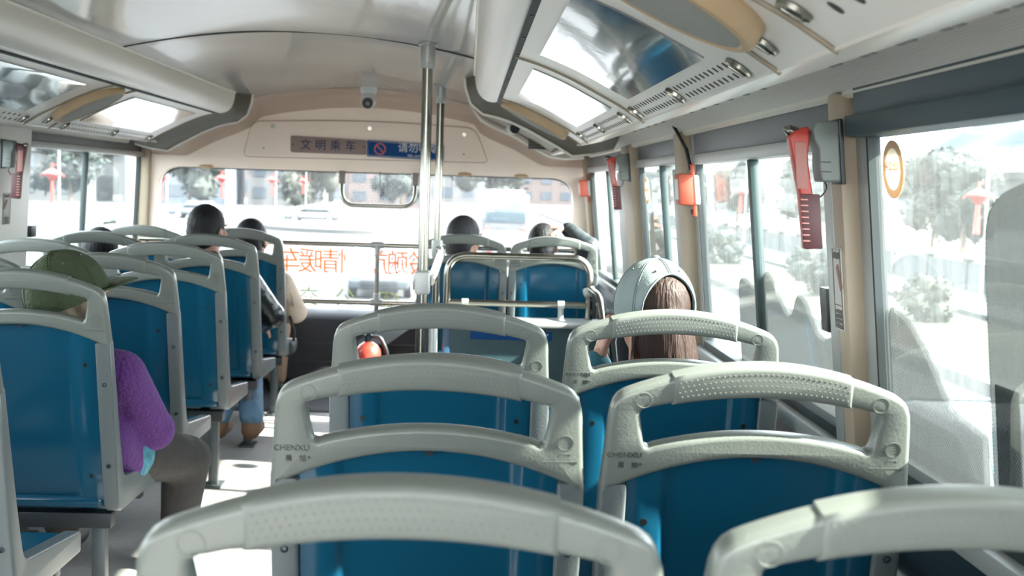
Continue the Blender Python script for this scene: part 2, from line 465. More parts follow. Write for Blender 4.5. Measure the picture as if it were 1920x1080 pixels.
# ceiling arch
def ceil_z(x): return 1.628 + .072 * (1 - ((x + .58) / .60) ** 2)
bm = B()
def sheet(bm, y0, y1, ny, nx=26):
    rows = []
    for j in range(ny + 1):
        y = y0 + (y1 - y0) * j / ny
        row = []
        for i in range(nx + 1):
            x = -1.185 + (1.21) * i / nx
            w = .0016 * math.sin(x * 9 + y * 2.1) + .0012 * math.sin(y * 5.3 - x * 4)
            row.append(bm.verts.new((x, y, ceil_z(x) + w)))
        rows.append(row)
    for a, b in zip(rows, rows[1:]):
        for i in range(nx): bm.faces.new((a[i], a[i + 1], b[i + 1], b[i]))
sheet(bm, YB, 4.03, 60); sheet(bm, 4.055, 6.50, 30)
fs = list(bm.faces)
rr = bmesh.ops.solidify(bm, geom=fs, thickness=-.012)
struct('ceiling', bm, M_ceil, 60)
bm = B()
pts = [(-1.185 + 1.21 * i / 20, 4.042, ceil_z(-1.185 + 1.21 * i / 20) + .006) for i in range(21)]
tube(bm, pts, .009, 8); struct('trim_ceiling_seam', bm, M_gap)

# duct rolls with black strip, and the hinged panels
PROF = [(.109, 1.523), (.145, 1.513), (.18, 1.502), (.251, 1.473), (.325, 1.436), (.379, 1.408), (.437, 1.372)]
def prf(s, off=0, right=True):
    """point on the panel profile: s 0 at the strip, 1 at the lower edge; off pushes into the bus"""
    t = s * (len(PROF) - 1); i = max(0, min(len(PROF) - 2, int(t))); f = t - i
    P = [Vector(p) for p in PROF]
    p0 = P[max(0, i - 1)]; p1 = P[i]; p2 = P[i + 1]; p3 = P[min(len(P) - 1, i + 2)]
    c = .5 * ((2 * p1) + (p2 - p0) * f + (2 * p0 - 5 * p1 + 4 * p2 - p3) * f * f + (3 * p1 - p0 - 3 * p2 + p3) * f ** 3)
    tn = (p2 - p1).normalized(); n = Vector((tn.y, -tn.x))      # down-left, into the bus
    c = c + n * off
    return (side_x(c.x, right), c.y), (n if right else Vector((-n.x, n.y)))
def pgrid(bm, right, y0, y1, s0, s1, o0, o1, ns=16, ny=2):
    lay = []
    for off in (o0, o1):
        rows = []
        for j in range(ny + 1):
            y = y0 + (y1 - y0) * j / ny
            rows.append([bm.verts.new((prf(s0 + (s1 - s0) * i / ns, off, right)[0][0], y, prf(s0 + (s1 - s0) * i / ns, off, right)[0][1])) for i in range(ns + 1)])
        lay.append(rows)
    for rows in lay:
        for a, b in zip(rows, rows[1:]):
            for i in range(ns): bm.faces.new((a[i], a[i + 1], b[i + 1], b[i]))
    a, b = lay
    for j in range(ny):
        for i in (0, ns): bm.faces.new((a[j][i], a[j + 1][i], b[j + 1][i], b[j][i]))
    for i in range(ns):
        for j in (0, ny): bm.faces.new((a[j][i], a[j][i + 1], b[j][i + 1], b[j][i]))
def duct(right, yend, label):
    t = thing('air_duct', label, 'air duct', (side_x(.06, right), 2.0, 1.53))
    roll = []
    for k in range(13):
        a = R(-78 + k * 14.5)
        roll.append((.070 + .052 * math.cos(a + math.pi) * 1.05, 1.575 - .05 * math.cos(R(-80 + k * 13)) if False else 0))
    prof = [(.103, 1.526), (.085, 1.524), (.066, 1.528), (.047, 1.538), (.032, 1.555), (.022, 1.578), (.016, 1.605), (.014, 1.635)]
    bm = B(); extrude_profile(bm, prof, YB, yend, right, .02); put('duct_shell', bm, M_cream, t, 60)
    bm = B(); pts = [(side_x(.014, right), YB, 1.630), (side_x(.014, right), yend, 1.630)]; tube(bm, pts, .006, 8); put('edge_bead', bm, M_lip, t)
    bm = B()
    box(bm, (min(side_x(.103, right), side_x(.117, right)), YB, 1.520), (max(side_x(.103, right), side_x(.117, right)), yend, 1.545))
    put('black_strip', bm, M_gap, t)
    y = .9
    while y < yend - .1 and right:
        bm = B(); disc(bm, (side_x(.110, right), y, 1.5195), .004, (0, 0, 1), .003, 10); y += .33
        put('rivet', bm, M_bolt, t)
    # flared end band and pale lip
    full = [(.010, 1.650), (.016, 1.605), (.032, 1.555), (.066, 1.528), (.109, 1.522)] + [(p[0], p[1]) for p in PROF[1:]] + [(.52, 1.385), (.60, 1.405)]
    bm = B(); rows = []
    N = len(full)
    for y, off, dx in ((yend - .02, -.012, 0), (yend + .10, .012, .0), (yend + .26, .034, 0)):
        row = []
        for i in range(N):
            a = Vector(full[max(0, i - 1)]); b = Vector(full[min(N - 1, i + 1)]); tn = (b - a).normalized(); n = Vector((tn.y, -tn.x))
            if n.y > 0: n = -n
            c = Vector(full[i]) + n * off
            row.append(bm.verts.new((side_x(c.x, right), y + .10 * (c.x / .6), c.y)))
        rows.append(row)
    for a, b in zip(rows, rows[1:]):
        for i in range(N - 1): bm.faces.new((a[i], a[i + 1], b[i + 1], b[i]))
    lip = [v.co.copy() for v in rows[-1]]
    bmesh.ops.solidify(bm, geom=list(bm.faces), thickness=.01)
    put('end_band', bm, M_shaded, t, 60)
    bm = B(); tube(bm, lip, .009, 10); put('end_lip', bm, M_lip, t)
    return t
DUCT = {}
DUCT[True] = duct(True, 4.60, 'long rounded cream air duct along right edge of ceiling with flared end above windows')
DUCT[False] = duct(False, 5.97, 'long rounded cream air duct along left edge of ceiling above left seats')
def latch_at(bm, right, y, s, rad=.016):
    (x, z), n = prf(s, .004, right)
    ax = Vector((n.x, 0, n.y))
    m = Matrix.Translation((x, y, z)) @ ax.to_track_quat('Z', 'Y').to_matrix().to_4x4() @ Matrix.Diagonal((1, 1.5, 1, 1))
    lathe(bm, [(0, -.002), (rad, -.002), (rad * .96, .004), (rad * .7, .006), (rad * .55, .003), (0, .003)], 20, m)
    box(bm, (-.003, -.010, .002), (.003, .010, .0075), .001, mtx=m)
def hinged_panel(right, y0, y1, label, mirror=None, vents=None, latches=()):
    (x, z), n = prf(.5, 0, right)
    bm = B(); pgrid(bm, right, y0 + .004, y1 - .006, .03, .985, -.012, 0); t = put('hinged_panel', bm, M_cream, DUCT[right], 50); t['label'] = label
    bm = B(); 
    pts = [(prf(s / 14, .001, right)[0][0], y1, prf(s / 14, .001, right)[0][1]) for s in range(15)]
    tube(bm, pts, .0045, 8); put('gasket', bm, M_gasket, t)
    if mirror:
        ya, yb, s0, s1 = mirror
        bm = B(); pgrid(bm, right, ya, yb, s0, s1, -.002, .0035, 18, 4); put('gloss_plate', bm, M_mirror, t, 50)
    if vents:
        ya, yb, k, sa, sb, rad = vents
        for s in (sa, sb):                                # one perforated strip per row
            bm = B()
            for i in range(k):
                y = ya + (yb - ya) * (i + (.5 if s == sb else 0)) / (k - 1)
                if any(abs(y - ly) < .03 for ly, ls in latches): continue
                (x, z), n = prf(s, .0006, right)
                m = Matrix.Translation((x, y, z)) @ Vector((n.x, 0, n.y)).to_track_quat('Z', 'Y').to_matrix().to_4x4() @ Matrix.Diagonal((1, 1.5, 1, 1))
                lathe(bm, [(0, -.001), (rad, -.001), (rad, .0006), (0, .0006)], 10, m)
            put('vent_holes', bm, M_black, t)
    for ly, ls in latches:
        bm = B(); latch_at(bm, right, ly, ls); put('latch', bm, M_chrome, t)
    return t
hinged_panel(True, .10, 1.40, 'cream hinged panel at top right corner with large dark vent holes and chrome latch', None, (.55, 1.30, 12, .74, .86, .0075), [(1.35, .80), (.6, .80)])
hinged_panel(True, 1.40, 1.66, 'narrow cream ceiling panel carrying the large round speaker at upper right', None, None, [(1.57, .86)])
hinged_panel(True, 1.66, 2.944, 'cream ceiling panel with the largest dark mirror-like plate, upper right', (1.87, 2.75, .24, .80), (1.80, 2.86, 30, .875, .93, .0045), [(1.78, .90), (2.32, .90), (2.87, .90)])
hinged_panel(True, 2.944, 4.34, 'cream ceiling panel with smaller bright glossy plate at end of right duct', (3.08, 4.05, .25, .80), (3.10, 4.2, 30, .875, .93, .004), [(3.08, .90), (3.66, .90), (4.24, .90)])
hinged_panel(True, 4.34, 4.60, 'narrow cream ceiling panel with tan rimmed speaker at front end of right duct')
hinged_panel(False, 2.90, 4.29, 'cream ceiling panel with dark reflecting plate at left edge of photo', (3.25, 4.13, .22, .80), (3.05, 4.2, 26, .88, .94, .0045), [(4.22, .91), (3.6, .91)])
hinged_panel(False, 4.29, 4.55, 'narrow cream ceiling panel carrying the oval speaker on left', None, None, [(4.43, .88)])
hinged_panel(False, 4.55, 5.95, 'cream ceiling panel with bright glossy plate beside the front on left', (4.72, 5.75, .25, .82), (4.72, 5.85, 30, .89, .95, .004), [(4.66, .92), (5.3, .92), (5.86, .92)])
hinged_panel(False, .5, 2.90, 'long cream ceiling panel of left duct beside rear seats')
hinged_panel(True, YB, .10, 'cream rear ceiling panel of right duct')
hinged_panel(False, YB, .5, 'cream rear ceiling panel of left duct')
def speaker(right, y, label):
    (x, z), n = prf(.50, .0, right)
    t = thing('ceiling_speaker', label, 'speaker', (x, y, z), 'round ceiling speakers')
    q = Vector((n.x, 0, n.y)).to_track_quat('Z', 'Y').to_matrix().to_4x4()
    m = Matrix.Translation((x, y, z)) @ q
    # long axis across the bus
    sx = Matrix.Diagonal((1, 1, 1, 1)); ax = (q.inverted().to_3x3() @ Vector((0, 1, 0)))
    m = m @ (Matrix.Diagonal((1.12, .9, 1, 1)) if abs(ax.y) > abs(ax.x) else Matrix.Diagonal((.9, 1.12, 1, 1)))
    bm = B(); lathe(bm, [(.125, -.01), (.125, .026), (.120, .033), (.112, .035), (.108, .032), (.108, -.01)], 48, m); put('rim', bm, M_tan, t)
    bm = B(); lathe(bm, [(0, .0), (.1085, .0), (.1085, .0325), (.07, .038), (0, .040)], 48, m); put('grille', bm, M_mesh, t, 60)
speaker(True, 1.53, 'large round speaker with tan rim hanging at upper right of photo')
speaker(True, 4.47, 'flat tan rimmed speaker at front end of right ceiling duct')
speaker(False, 4.42, 'oval tan rimmed speaker under left ceiling duct')

# recessed front corner on the right, front wall, cove
bm = B(); extrude_profile(bm, [(.014, 1.640), (.06, 1.575), (.12, 1.545), (.18, 1.522), (.251, 1.493), (.325, 1.456), (.379, 1.428), (.435, 1.395), (.60, 1.42)], 4.6, 6.5, True, .015)
struct('trim_corner_right', bm, M_shaded, 60)
bm = B(); extrude_profile(bm, [(.014, 1.640), (.06, 1.575), (.12, 1.545), (.18, 1.522), (.251, 1.493), (.325, 1.456), (.379, 1.428), (.435, 1.395), (.60, 1.42)], 5.9, 6.5, False, .015)
struct('trim_corner_left', bm, M_warm, 60)
pr2 = [(.005, 1.66), (.020, 1.605), (.06, 1.555), (.12, 1.522), (.18, 1.500), (.251, 1.468), (.325, 1.428), (.379, 1.398), (.435, 1.372), (.52, 1.362), (.62, 1.37)]
bm = B(); tube(bm, [(x, 6.36, z) for x, z in pr2], .011, 10); struct('trim_lip_right', bm, M_lip)
def top_z(x):
    if -1.174 <= x <= .014: return ceil_z(x)
    q = x if x > 0 else CXB - x
    pts = [(.014, 1.640), (.06, 1.575), (.12, 1.545), (.251, 1.493), (.435, 1.395), (.60, 1.40), (.75, 1.40)]
    for a, b in zip(pts, pts[1:]):
        if a[0] <= q <= b[0]: return a[1] + (b[1] - a[1]) * (q - a[0]) / (b[0] - a[0])
    return 1.4
bm = B(); rows = []
xs = [-1.89 + 2.64 * i / 80 for i in range(81)]
for y, dz in ((6.34, -.004), (6.50, -.010), (6.58, -.022), (6.65, -.05), (6.695, -.11)):
    rows.append([bm.verts.new((x, y, max(top_z(x) + dz, 1.30))) for x in xs])
for a, b in zip(rows, rows[1:]):
    for i in range(80): bm.faces.new((a[i], a[i + 1], b[i + 1], b[i]))
bmesh.ops.solidify(bm, geom=list(bm.faces), thickness=.01)
struct('trim_cove_front', bm, M_warm, 60)
WS = round_poly([(-1.734, .47), (.597, .47), (.597, 1.255), (-1.734, 1.258)], [.03, .03, .13, .13], 8)
bm = B()
plate(bm, [[(-1.92, .40), (.80, .40), (.80, 1.80), (-1.92, 1.80)], WS], .05, .006, lambda a, b, t: (a, 6.70 + t, b))
o = struct('wall_front', bm, M_warm)
bm = B()
big = round_poly([(-1.765, .445), (.628, .445), (.628, 1.28), (-1.765, 1.283)], [.03, .03, .05, .05], 4)
plate(bm, [big, round_poly([(-1.738, .466), (.601, .466), (.601, 1.249), (-1.738, 1.252)], [.03, .03, .14, .14], 8)], .012, .002, lambda a, b, t: (a, 6.735 + t, b))
put('windscreen_seal', bm, M_gap, o)
bm = B(); plate(bm, [big], .006, .0, lambda a, b, t: (a, 6.75 + t, b)); struct('window_10', bm, M_glassf)
# dark panel below the windscreen
bm = B()
prof = [(6.72, .475), (6.66, .475), (6.60, .46), (6.56, .43), (6.54, .36), (6.53, .22), (6.52, .10), (6.42, .04), (6.08, .015), (6.06, 0)]
a = [bm.verts.new((-1.85, y, z)) for y, z in prof] + [bm.verts.new((-1.85, 6.72, 0))]
b = [bm.verts.new((.74, y, z)) for y, z in prof] + [bm.verts.new((.74, 6.72, 0))]
n = len(a)
for i in range(n): bm.faces.new((a[i], a[(i + 1) % n], b[(i + 1) % n], b[i]))
bm.faces.new(a[::-1]); bm.faces.new(b)
o = struct('trim_front_panel', bm, M_dash, 50)
for z in (.30, .20):
    bm = B(); box(bm, (-1.8, 6.527 - (.3 - z) * .08, z - .004), (.7, 6.537, z + .004)); put('panel_seam', bm, M_black, o)
# ------------------------------------------------------------------ the bus seats
TA = R(9); SD = Vector((0, math.sin(TA), -math.cos(TA))); SN = Vector((0, -math.cos(TA), -math.sin(TA))); STOP = Vector((0, 0, .955))
def sp(a, b, t): return STOP + SD * (-b) + SN * t + Vector((a, 0, 0))
def arch(u): return -.042 * (u / .2) ** 2
def hole_top(u): return -.044 - .024 * (u / .176) ** 2
def hole_bot(u): return -.103 - .024 * (u / .166) ** 2
def low_edge(u): return -.139 - .041 * (u / .19) ** 2
def seat_handle():
    out = []
    for k in range(25): u_ = -.190 + .38 * k / 24; out.append((u_, arch(u_)))
    cor = round_poly([(.190, arch(.190)), (.2195, -.050), (.222, -.09)], 0)
    out += [(.2, -.0425), (.2085, -.0485), (.2145, -.057), (.2185, -.069), (.2205, -.085), (.2285, -.192)]
    for k in range(25): u_ = .2275 - .455 * k / 24; out.append((u_, low_edge(u_)))
    out += [(-.2285, -.192), (-.2205, -.085), (-.2185, -.069), (-.2145, -.057), (-.2085, -.0485), (-.2, -.0425)]
    h = []
    for k in range(21): u_ = -.160 + .32 * k / 20; h.append((u_, hole_top(u_)))
    h += [(.169, -.0655), (.1745, -.0695), (.1760, -.076), (.1685, -.118), (.1655, -.1245), (.160, -.1265)]
    for k in range(21): u_ = .152 - .304 * k / 20; h.append((u_, hole_bot(u_)))
    h += [(-.160, -.1265), (-.1655, -.1245), (-.1685, -.118), (-.1760, -.076), (-.1745, -.0695), (-.169, -.0655)]
    return out, h
def make_seat():
    t = thing('bus_seat', 'bus seat', 'seat')
    o_, h_ = seat_handle()
    bm = B(); plate(bm, [o_, h_], .032, .008, sp, 3)
    for s in (-1, 1):                                  # the round moulding marks
        m = Matrix.Translation(sp(s * .172, -.058 + .006, .0155)) @ SN.to_track_quat('Z', 'Y').to_matrix().to_4x4()
        pr = [(.0105, 0), (.0108, .0012), (.0118, .0012), (.0121, 0)]
        lathe(bm, pr + [(.0105, 0)], 24, m)
    put('handle_frame', bm, M_grey, t, 40)
    g = []
    for k in range(17): u_ = -.131 + .262 * k / 16; g.append((u_, arch(u_) + .0022))
    for k in range(17): u_ = .131 - .262 * k / 16; g.append((u_, hole_top(u_) - .0022))
    bm = B(); plate(bm, [g], .0375, .0085, sp, 3)
    for rw in range(4):
        for k in range(32):
            u_ = -.122 + .244 * (k + .5 * (rw % 2)) / 31.5
            v_ = arch(u_) * (1 - rw / 3) + hole_top(u_) * (rw / 3); v_ = v_ + (.5 - rw / 3) * -.0185
            m = Matrix.Translation(sp(u_, v_, .0183)) @ SN.to_track_quat('Z', 'Y').to_matrix().to_4x4()
            lathe(bm, [(.0018, 0), (.0013, .001), (0, .0014)], 6, m)
    put('grip', bm, M_grip, t, 40)
    # L-shaped side frames
    def pl(v, t_): p = sp(0, v, t_); return (p.y, p.z)
    L = [pl(-.184, .015), pl(-.45, .013), pl(-.655, .008), (.50, .300), (.50, .352), pl(-.575, -.052), pl(-.45, -.036), pl(-.184, -.017)]
    L = round_poly(L, [0, .2, .035, .012, .012, .03, .2, 0], 6)
    for s in (-1, 1):
        bm = B(); plate(bm, [L], .040, .006, lambda a, b, t_: (s * .2085 + t_, a, b), 2); put('side_frame', bm, M_grey2, t, 40)
    # blue back shell, raised bands at both sides
    bm = B(); cols = [-.190, -.187, -.176, -.139, -.133, -.127, -.122] + [-.11 + .22 * k / 16 for k in range(17)] + [.122, .127, .133, .139, .176, .187, .190]
    def dep(u_, w):
        a_ = abs(u_)
        e = .012 if a_ > .135 else (.012 * (a_ - .124) / .011 if a_ > .124 else 0)
        e -= .006 * (1 - (u_ / .19) ** 2)
        if a_ > .186: e -= .004
        return e - .004 - .012 * max(0, (w - .8) / .2) ** 2
    for lay, back in ((0, 0), (1, -.022)):
        pass
    rows = []
    for j in range(25):
        w = j / 24
        row = []
        for u_ in cols:
            v0 = low_edge(u_) + .006; v1 = -.632 + .006 * (u_ / .19) ** 2
            row.append(bm.verts.new(sp(u_, v0 + (v1 - v0) * w, dep(u_, w))))
        rows.append(row)
    for a, b in zip(rows, rows[1:]):
        for i in range(len(cols) - 1): bm.faces.new((a[i], a[i + 1], b[i + 1], b[i]))
    bmesh.ops.recalc_face_normals(bm, faces=bm.faces)
    f0 = bm.faces[:][0]
    bmesh.ops.solidify(bm, geom=list(bm.faces), thickness=.018 if f0.normal.dot(SN) > 0 else -.018)
    bp = put('back_shell', bm, M_blue, t, 40)
    for s in (-1, 1):
        for v_ in (-.245, -.55):
            bm = B(); disc(bm, sp(s * .160, v_, dep(.16, .3) + .0), .0055, SN, .0025, 14); put('bolt_hole', bm, M_black, bp)
    bm = B()
    disc(bm, sp(0, low_edge(0) - .004, .001), .007, SN, .004, 12); put('clip', bm, M_bolt, bp)
    for s in (-1, 1):
        for v_ in (-.295, -.52):
            bm = B(); m = Matrix.Translation(sp(s * .2085, v_, .0135)) @ SN.to_track_quat('Z', 'Y').to_matrix().to_4x4()
            lathe(bm, [(0, -.001), (.006, -.001), (.006, .0016), (.0035, .0022), (.003, .0005), (0, .0005)], 14, m)
            put('bolt', bm, M_bolt, t)
    # cushion
    bm = B(); vs = box(bm, (-.187, .10, .315), (.187, .488, .352), .016, 3)
    bmesh.ops.subdivide_edges(bm, edges=[e for e in bm.edges if e.calc_length() > .1], cuts=5, use_grid_fill=True)
    for v in bm.verts:
        if v.co.z > .34: v.co.z -= .012 * (1 - (v.co.x / .187) ** 2) * max(0, 1 - abs((v.co.y - .28) / .2) ** 2)
    put('seat_cushion', bm, M_blue, t, 50)
    bm = B(); box(bm, (-.20, .115, .258), (.20, .165, .300), .004); box(bm, (-.20, .40, .262), (.20, .44, .300), .004)
    box(bm, (.10, .12, .27), (.14, .43, .298), .003); box(bm, (-.14, .12, .27), (-.10, .43, .298), .003)
    put('under_frame', bm, M_frame_dark, t)
    for s in (-1, 1):
        bm = B(); box(bm, (s * .165 - .018, .12, .0), (s * .165 + .018, .157, .262), .004)
        l = put('leg', bm, M_leg, t)
        bm = B(); box(bm, (s * .165 - .035, .09, 0), (s * .165 + .035, .20, .008), .003)
        disc(bm, (s * .165, .185, .010), .008, (0, 0, 1), .008, 6); disc(bm, (s * .165, .105, .010), .008, (0, 0, 1), .008, 6)
        put('foot_plate', bm, M_leg, l)
    return t
def brand(seat):
    """moulded maker's name and marks low on the handle frame"""
    bm = B()
    text(bm, 'CHENXU', .0125, .0012, lambda a, b, t: sp(a - .196, b - .136, .0163 + t))
    text(bm, '晨', .0105, .0012, lambda a, b, t: sp(a - .200, b - .152, .0163 + t))
    text(bm, '旭', .0105, .0012, lambda a, b, t: sp(a - .180, b - .152, .0163 + t))
    Q = SN.to_track_quat('Z', 'Y').to_matrix().to_4x4()
    box(bm, (-.0018, -.0018, -.0006), (.0018, .0018, .0006), 0, mtx=Matrix.Translation(sp(-.1715, -.1500, .0163)) @ Q)
    put('maker_lettering', bm, mat('seat_grey_lettering', (.04, .045, .042), .5), seat)
    bm = B()
    m = Matrix.Translation(sp(.197, -.120, .0162)) @ SN.to_track_quat('Z', 'Y').to_matrix().to_4x4()
    lathe(bm, [(.0105, 0), (.0105, .0010), (.0118, .0010), (.0118, 0), (.0105, 0)], 24, m)
    rn = random.Random(1)                              # worn raised strokes, too faint to read
    for k in range(3): box(bm, (-.004 + .001 * k, -.0005, -.0005), (.003 + .001 * k, .0005, .0005), 0, mtx=Matrix.Translation(sp(.197, -.116 - .004 * k, .0163)) @ SN.to_track_quat('Z', 'Y').to_matrix().to_4x4())
    for x0, n, v_ in ((.186, 7, -.138), (.166, 17, -.150)):
        for k in range(n): box(bm, (-.0009, -.0016 * rn.uniform(.5, 1), -.0005), (.0009, .0016, .0005), 0, mtx=Matrix.Translation(sp(x0 + k * .0030, v_, .0163)) @ SN.to_track_quat('Z', 'Y').to_matrix().to_4x4())
    put('moulded_mark', bm, mat('seat_grey_moulding', (.10, .11, .10), .4), seat)
SEAT = make_seat(); brand(SEAT)
_first = [True]
GR = 'blue and grey bus seats'
def seat(x, y, label):
    if _first[0]: o = SEAT; _first[0] = False
    else: o = copy_tree(SEAT)
    o.location = (x, y, 0); o['label'] = label; o['group'] = GR
    return o
XM, XR, XLA, XLW = -.047, .432, -1.130, -1.606
RO = [.955, 1.66, 2.385]
seat(XM, RO[0], 'nearest blue seat in the middle column, grey handle across bottom of photo')
seat(XR, RO[0], 'nearest blue seat at bottom right corner beside the window')
seat(XM, RO[1], 'second nearest blue seat of middle column, just behind the seat framing the extinguisher')
seat(XR, RO[1], 'second blue seat of right column, beside the pillar with the red hammer')
seat(XM, RO[2], 'third blue seat of middle column, red extinguisher seen through its handle')
seat(XR, RO[2], 'blue seat carrying the passenger in the pale denim cap')
seat(-.020, 5.90, 'blue seat of grey-haired passenger behind the chrome stair guard')
seat(.442, 5.90, 'blue front right seat of passenger with hand on head')
LY = [2.28, 2.99, 3.702, 4.414, 5.126, 5.838]
lab = ['blue aisle seat cut off at bottom left corner of photo', 'blue aisle seat of passenger in green cap and purple sweater',
       'empty blue aisle seat just ahead of the green cap', 'empty blue aisle seat behind passenger with short dark hair',
       'blue aisle seat of passenger in black leather jacket', 'frontmost blue aisle seat of left side, passenger in cream coat']
for y, l in zip(LY, lab): seat(XLA, y, l)
lab = ['blue window seat on left beside the passenger in green cap', 'blue window seat on left, just its arched handle behind the green cap',
       'empty blue window seat beside the left red hammer', 'blue left window seat of dark-haired passenger slumped low',
       'frontmost blue window seat on left, by the corner pillar']
for y, l in zip(LY[1:], lab): seat(XLW, y, l)
# ------------------------------------------------------------------ poles, rails, fixtures
def pole(x, y, label, z1):
    t = thing('grab_pole', label, 'pole', (x, y, 0))
    bm = B(); tube(bm, [(x, y, 0), (x, y, z1)], .0175, 20); put('tube', bm, M_chrome, t)
    bm = B(); lathe(bm, [(.021, z1 - .085), (.024, z1 - .08), (.024, z1 - .012), (.034, z1 - .008), (.034, z1), (0, z1)], 24, Matrix.Translation((x, y, 0)))
    for k in range(2): disc(bm, (x, y - .024, z1 - .03 - .03 * k), .005, (0, 1, 0), .006, 8)
    put('top_collar', bm, M_alu, t)
    bm = B(); lathe(bm, [(.045, 0), (.045, .008), (.024, .02), (.024, .05), (.018, .05), (.018, 0)], 24, Matrix.Translation((x, y, 0))); put('base_flange', bm, M_alu, t)
    return t
P1 = pole(-.143, 3.90, 'nearer full height chrome pole standing in the aisle by stairwell', ceil_z(-.143))
P2 = pole(-.138, 5.50, 'further chrome pole beside the stair guard behind front seats', ceil_z(-.138))
bm = B(); box(bm, (-.168, 3.868, .835), (-.118, 3.932, .915), .012, 3); put('clamp', bm, M_alu, P1)
bm = B(); box(bm, (-.162, 3.87, .775), (-.118, 3.93, .805), .01, 3); tube(bm, [(-.12, 3.9, .79), (-.105, 3.9, .74), (-.105, 3.9, .30)], .016); put('lower_clamp', bm, M_alu, P1)
bm = B(); lathe(bm, [(.024, .86), (.026, .87), (.026, .93), (.024, .94), (.0176, .94), (.0176, .86)], 20, Matrix.Translation((-.138, 5.5, 0))); put('clamp', bm, M_alu, P2)
t = thing('stair_handrail', 'chrome handrail running between the two poles', 'handrail', (-.12, 4.7, .36))
bm = B(); tube(bm, [(-.118, 3.90, .88), (-.112, 4.0, .885), (-.112, 5.40, .895), (-.13, 5.48, .90)], .0165, 16); put('upper_tube', bm, M_chrome, t)
bm = B(); tube(bm, [(-.105, 3.92, .36), (-.105, 5.48, .36)], .0165, 16); put('lower_tube', bm, M_chrome, t)
bm = B(); tube(bm, [(-.105, 4.3, .0), (-.105, 4.3, .37)], .016, 14); put('post', bm, M_chrome, t)
# stair guard
t = thing('stair_guard', 'chrome tube guard with dark panel standing behind the two front right seats', 'guard rail', (.25, 5.55, 0))
bm = B(); tube(bm, arc_path([(-.088, 5.60, .02), (-.088, 5.60, .868), (.595, 5.60, .868), (.595, 5.60, .02)], .10, 8), .0175, 16); put('loop_tube', bm, M_chrome, t)
bm = B(); tube(bm, [(-.088, 5.60, .642), (.595, 5.60, .642)], .015, 14); put('cross_tube', bm, M_chrome, t)
for x in (.0, .46): bm = B(); tube(bm, [(x, 5.60, .56), (x, 5.60, .64)], .014, 12); tube(bm, [(x - .016, 5.60, .642), (x + .016, 5.60, .642)], .019, 14); put('fitting', bm, M_alu, t)
bm = B(); box(bm, (-.10, 5.42, .548), (.66, 5.66, .572), .008); put('top_ledge', bm, M_alu, t)
bm = B(); box(bm, (-.07, 5.46, .0), (.66, 5.49, .548)); put('side_panel', bm, mat('slate_panel', (.030, .072, .085), .5, bump=.1, bscale=150), t)
bm = B(); box(bm, (-.10, 5.45, .0), (-.068, 5.50, .548), .004); put('corner_post', bm, mat('deep_blue_post', (.02, .075, .15), .4), t)
bm = B(); box(bm, (.028, 5.4565, .484), (.412, 5.4605, .527), .001); s_ = put('sticker', bm, M_signb, t)
bm = B(); box(bm, (-.012, -.0008, -.002), (.012, .0008, .002), 0, mtx=Matrix.Translation((.385, 5.456, .508)) @ Matrix.Rotation(R(-45), 4, 'Y')); put('white_mark', bm, M_white, s_)
bm = B(); tube(bm, arc_path([(.595, 5.60, .72), (.63, 5.45, .70), (.645, 5.10, .42), (.645, 5.0, .10)], .08), .0175, 14); put('side_rail', bm, M_chrome, t)
bm = B(); tube(bm, [(.575, 5.6, .70), (.615, 5.58, .715)], .024, 14); put('fitting', bm, M_alu, t)
# front guard rail
t = thing('front_guard_rail', 'horizontal chrome guard rail across the bottom of the windscreen', 'guard rail', (-.5, 6.45, .5))
for z in (.862, .545):
    bm = B(); tube(bm, [(-1.78, 6.45, z), (.62, 6.45, z - .004)], .0135, 14); put('rail', bm, M_chrome, t)
for x in (-1.45, -.488, .30):
    bm = B(); tube(bm, [(x, 6.45, .47), (x, 6.45, .862)], .0125, 14); put('post', bm, M_chrome, t)
    for z in (.862, .545):
        bm = B(); tube(bm, [(x - .032, 6.45, z), (x + .032, 6.45, z)], .019, 14); tube(bm, [(x, 6.45, z), (x, 6.45, z - .05 if z > .7 else z + .05)], .018, 14); put('fitting', bm, M_alu, t)
# grab handle on the header
t = thing('hanging_grab_bar', 'U-shaped chrome grab handle hanging at top of windscreen', 'handle', (-.5, 6.62, 1.06))
bm = B(); tube(bm, arc_path([(-.706, 6.63, 1.235), (-.706, 6.60, 1.072), (-.296, 6.60, 1.072), (-.296, 6.63, 1.235)], .10, 8), .0115, 14); put('bar', bm, M_chrome, t)
for x in (-.706, -.296):
    bm = B(); box(bm, (x - .018, 6.61, 1.19), (x + .018, 6.68, 1.262), .006); put('mount', bm, mat('grey_brown_mount', (.20, .165, .14), .5), t)
bm = B(); tube(bm, [(-.497, 6.66, 1.262), (-.495, 6.655, 1.20), (-.488, 6.65, 1.15), (-.492, 6.65, 1.12)], .0028, 6); tube(bm, [(-.489, 6.65, 1.145), (-.492, 6.65, 1.115)], .005, 6)
tag(put('hanging_wire', bm, M_black), 'thin black wire dangling at top of windscreen inside the grab handle', 'wire')
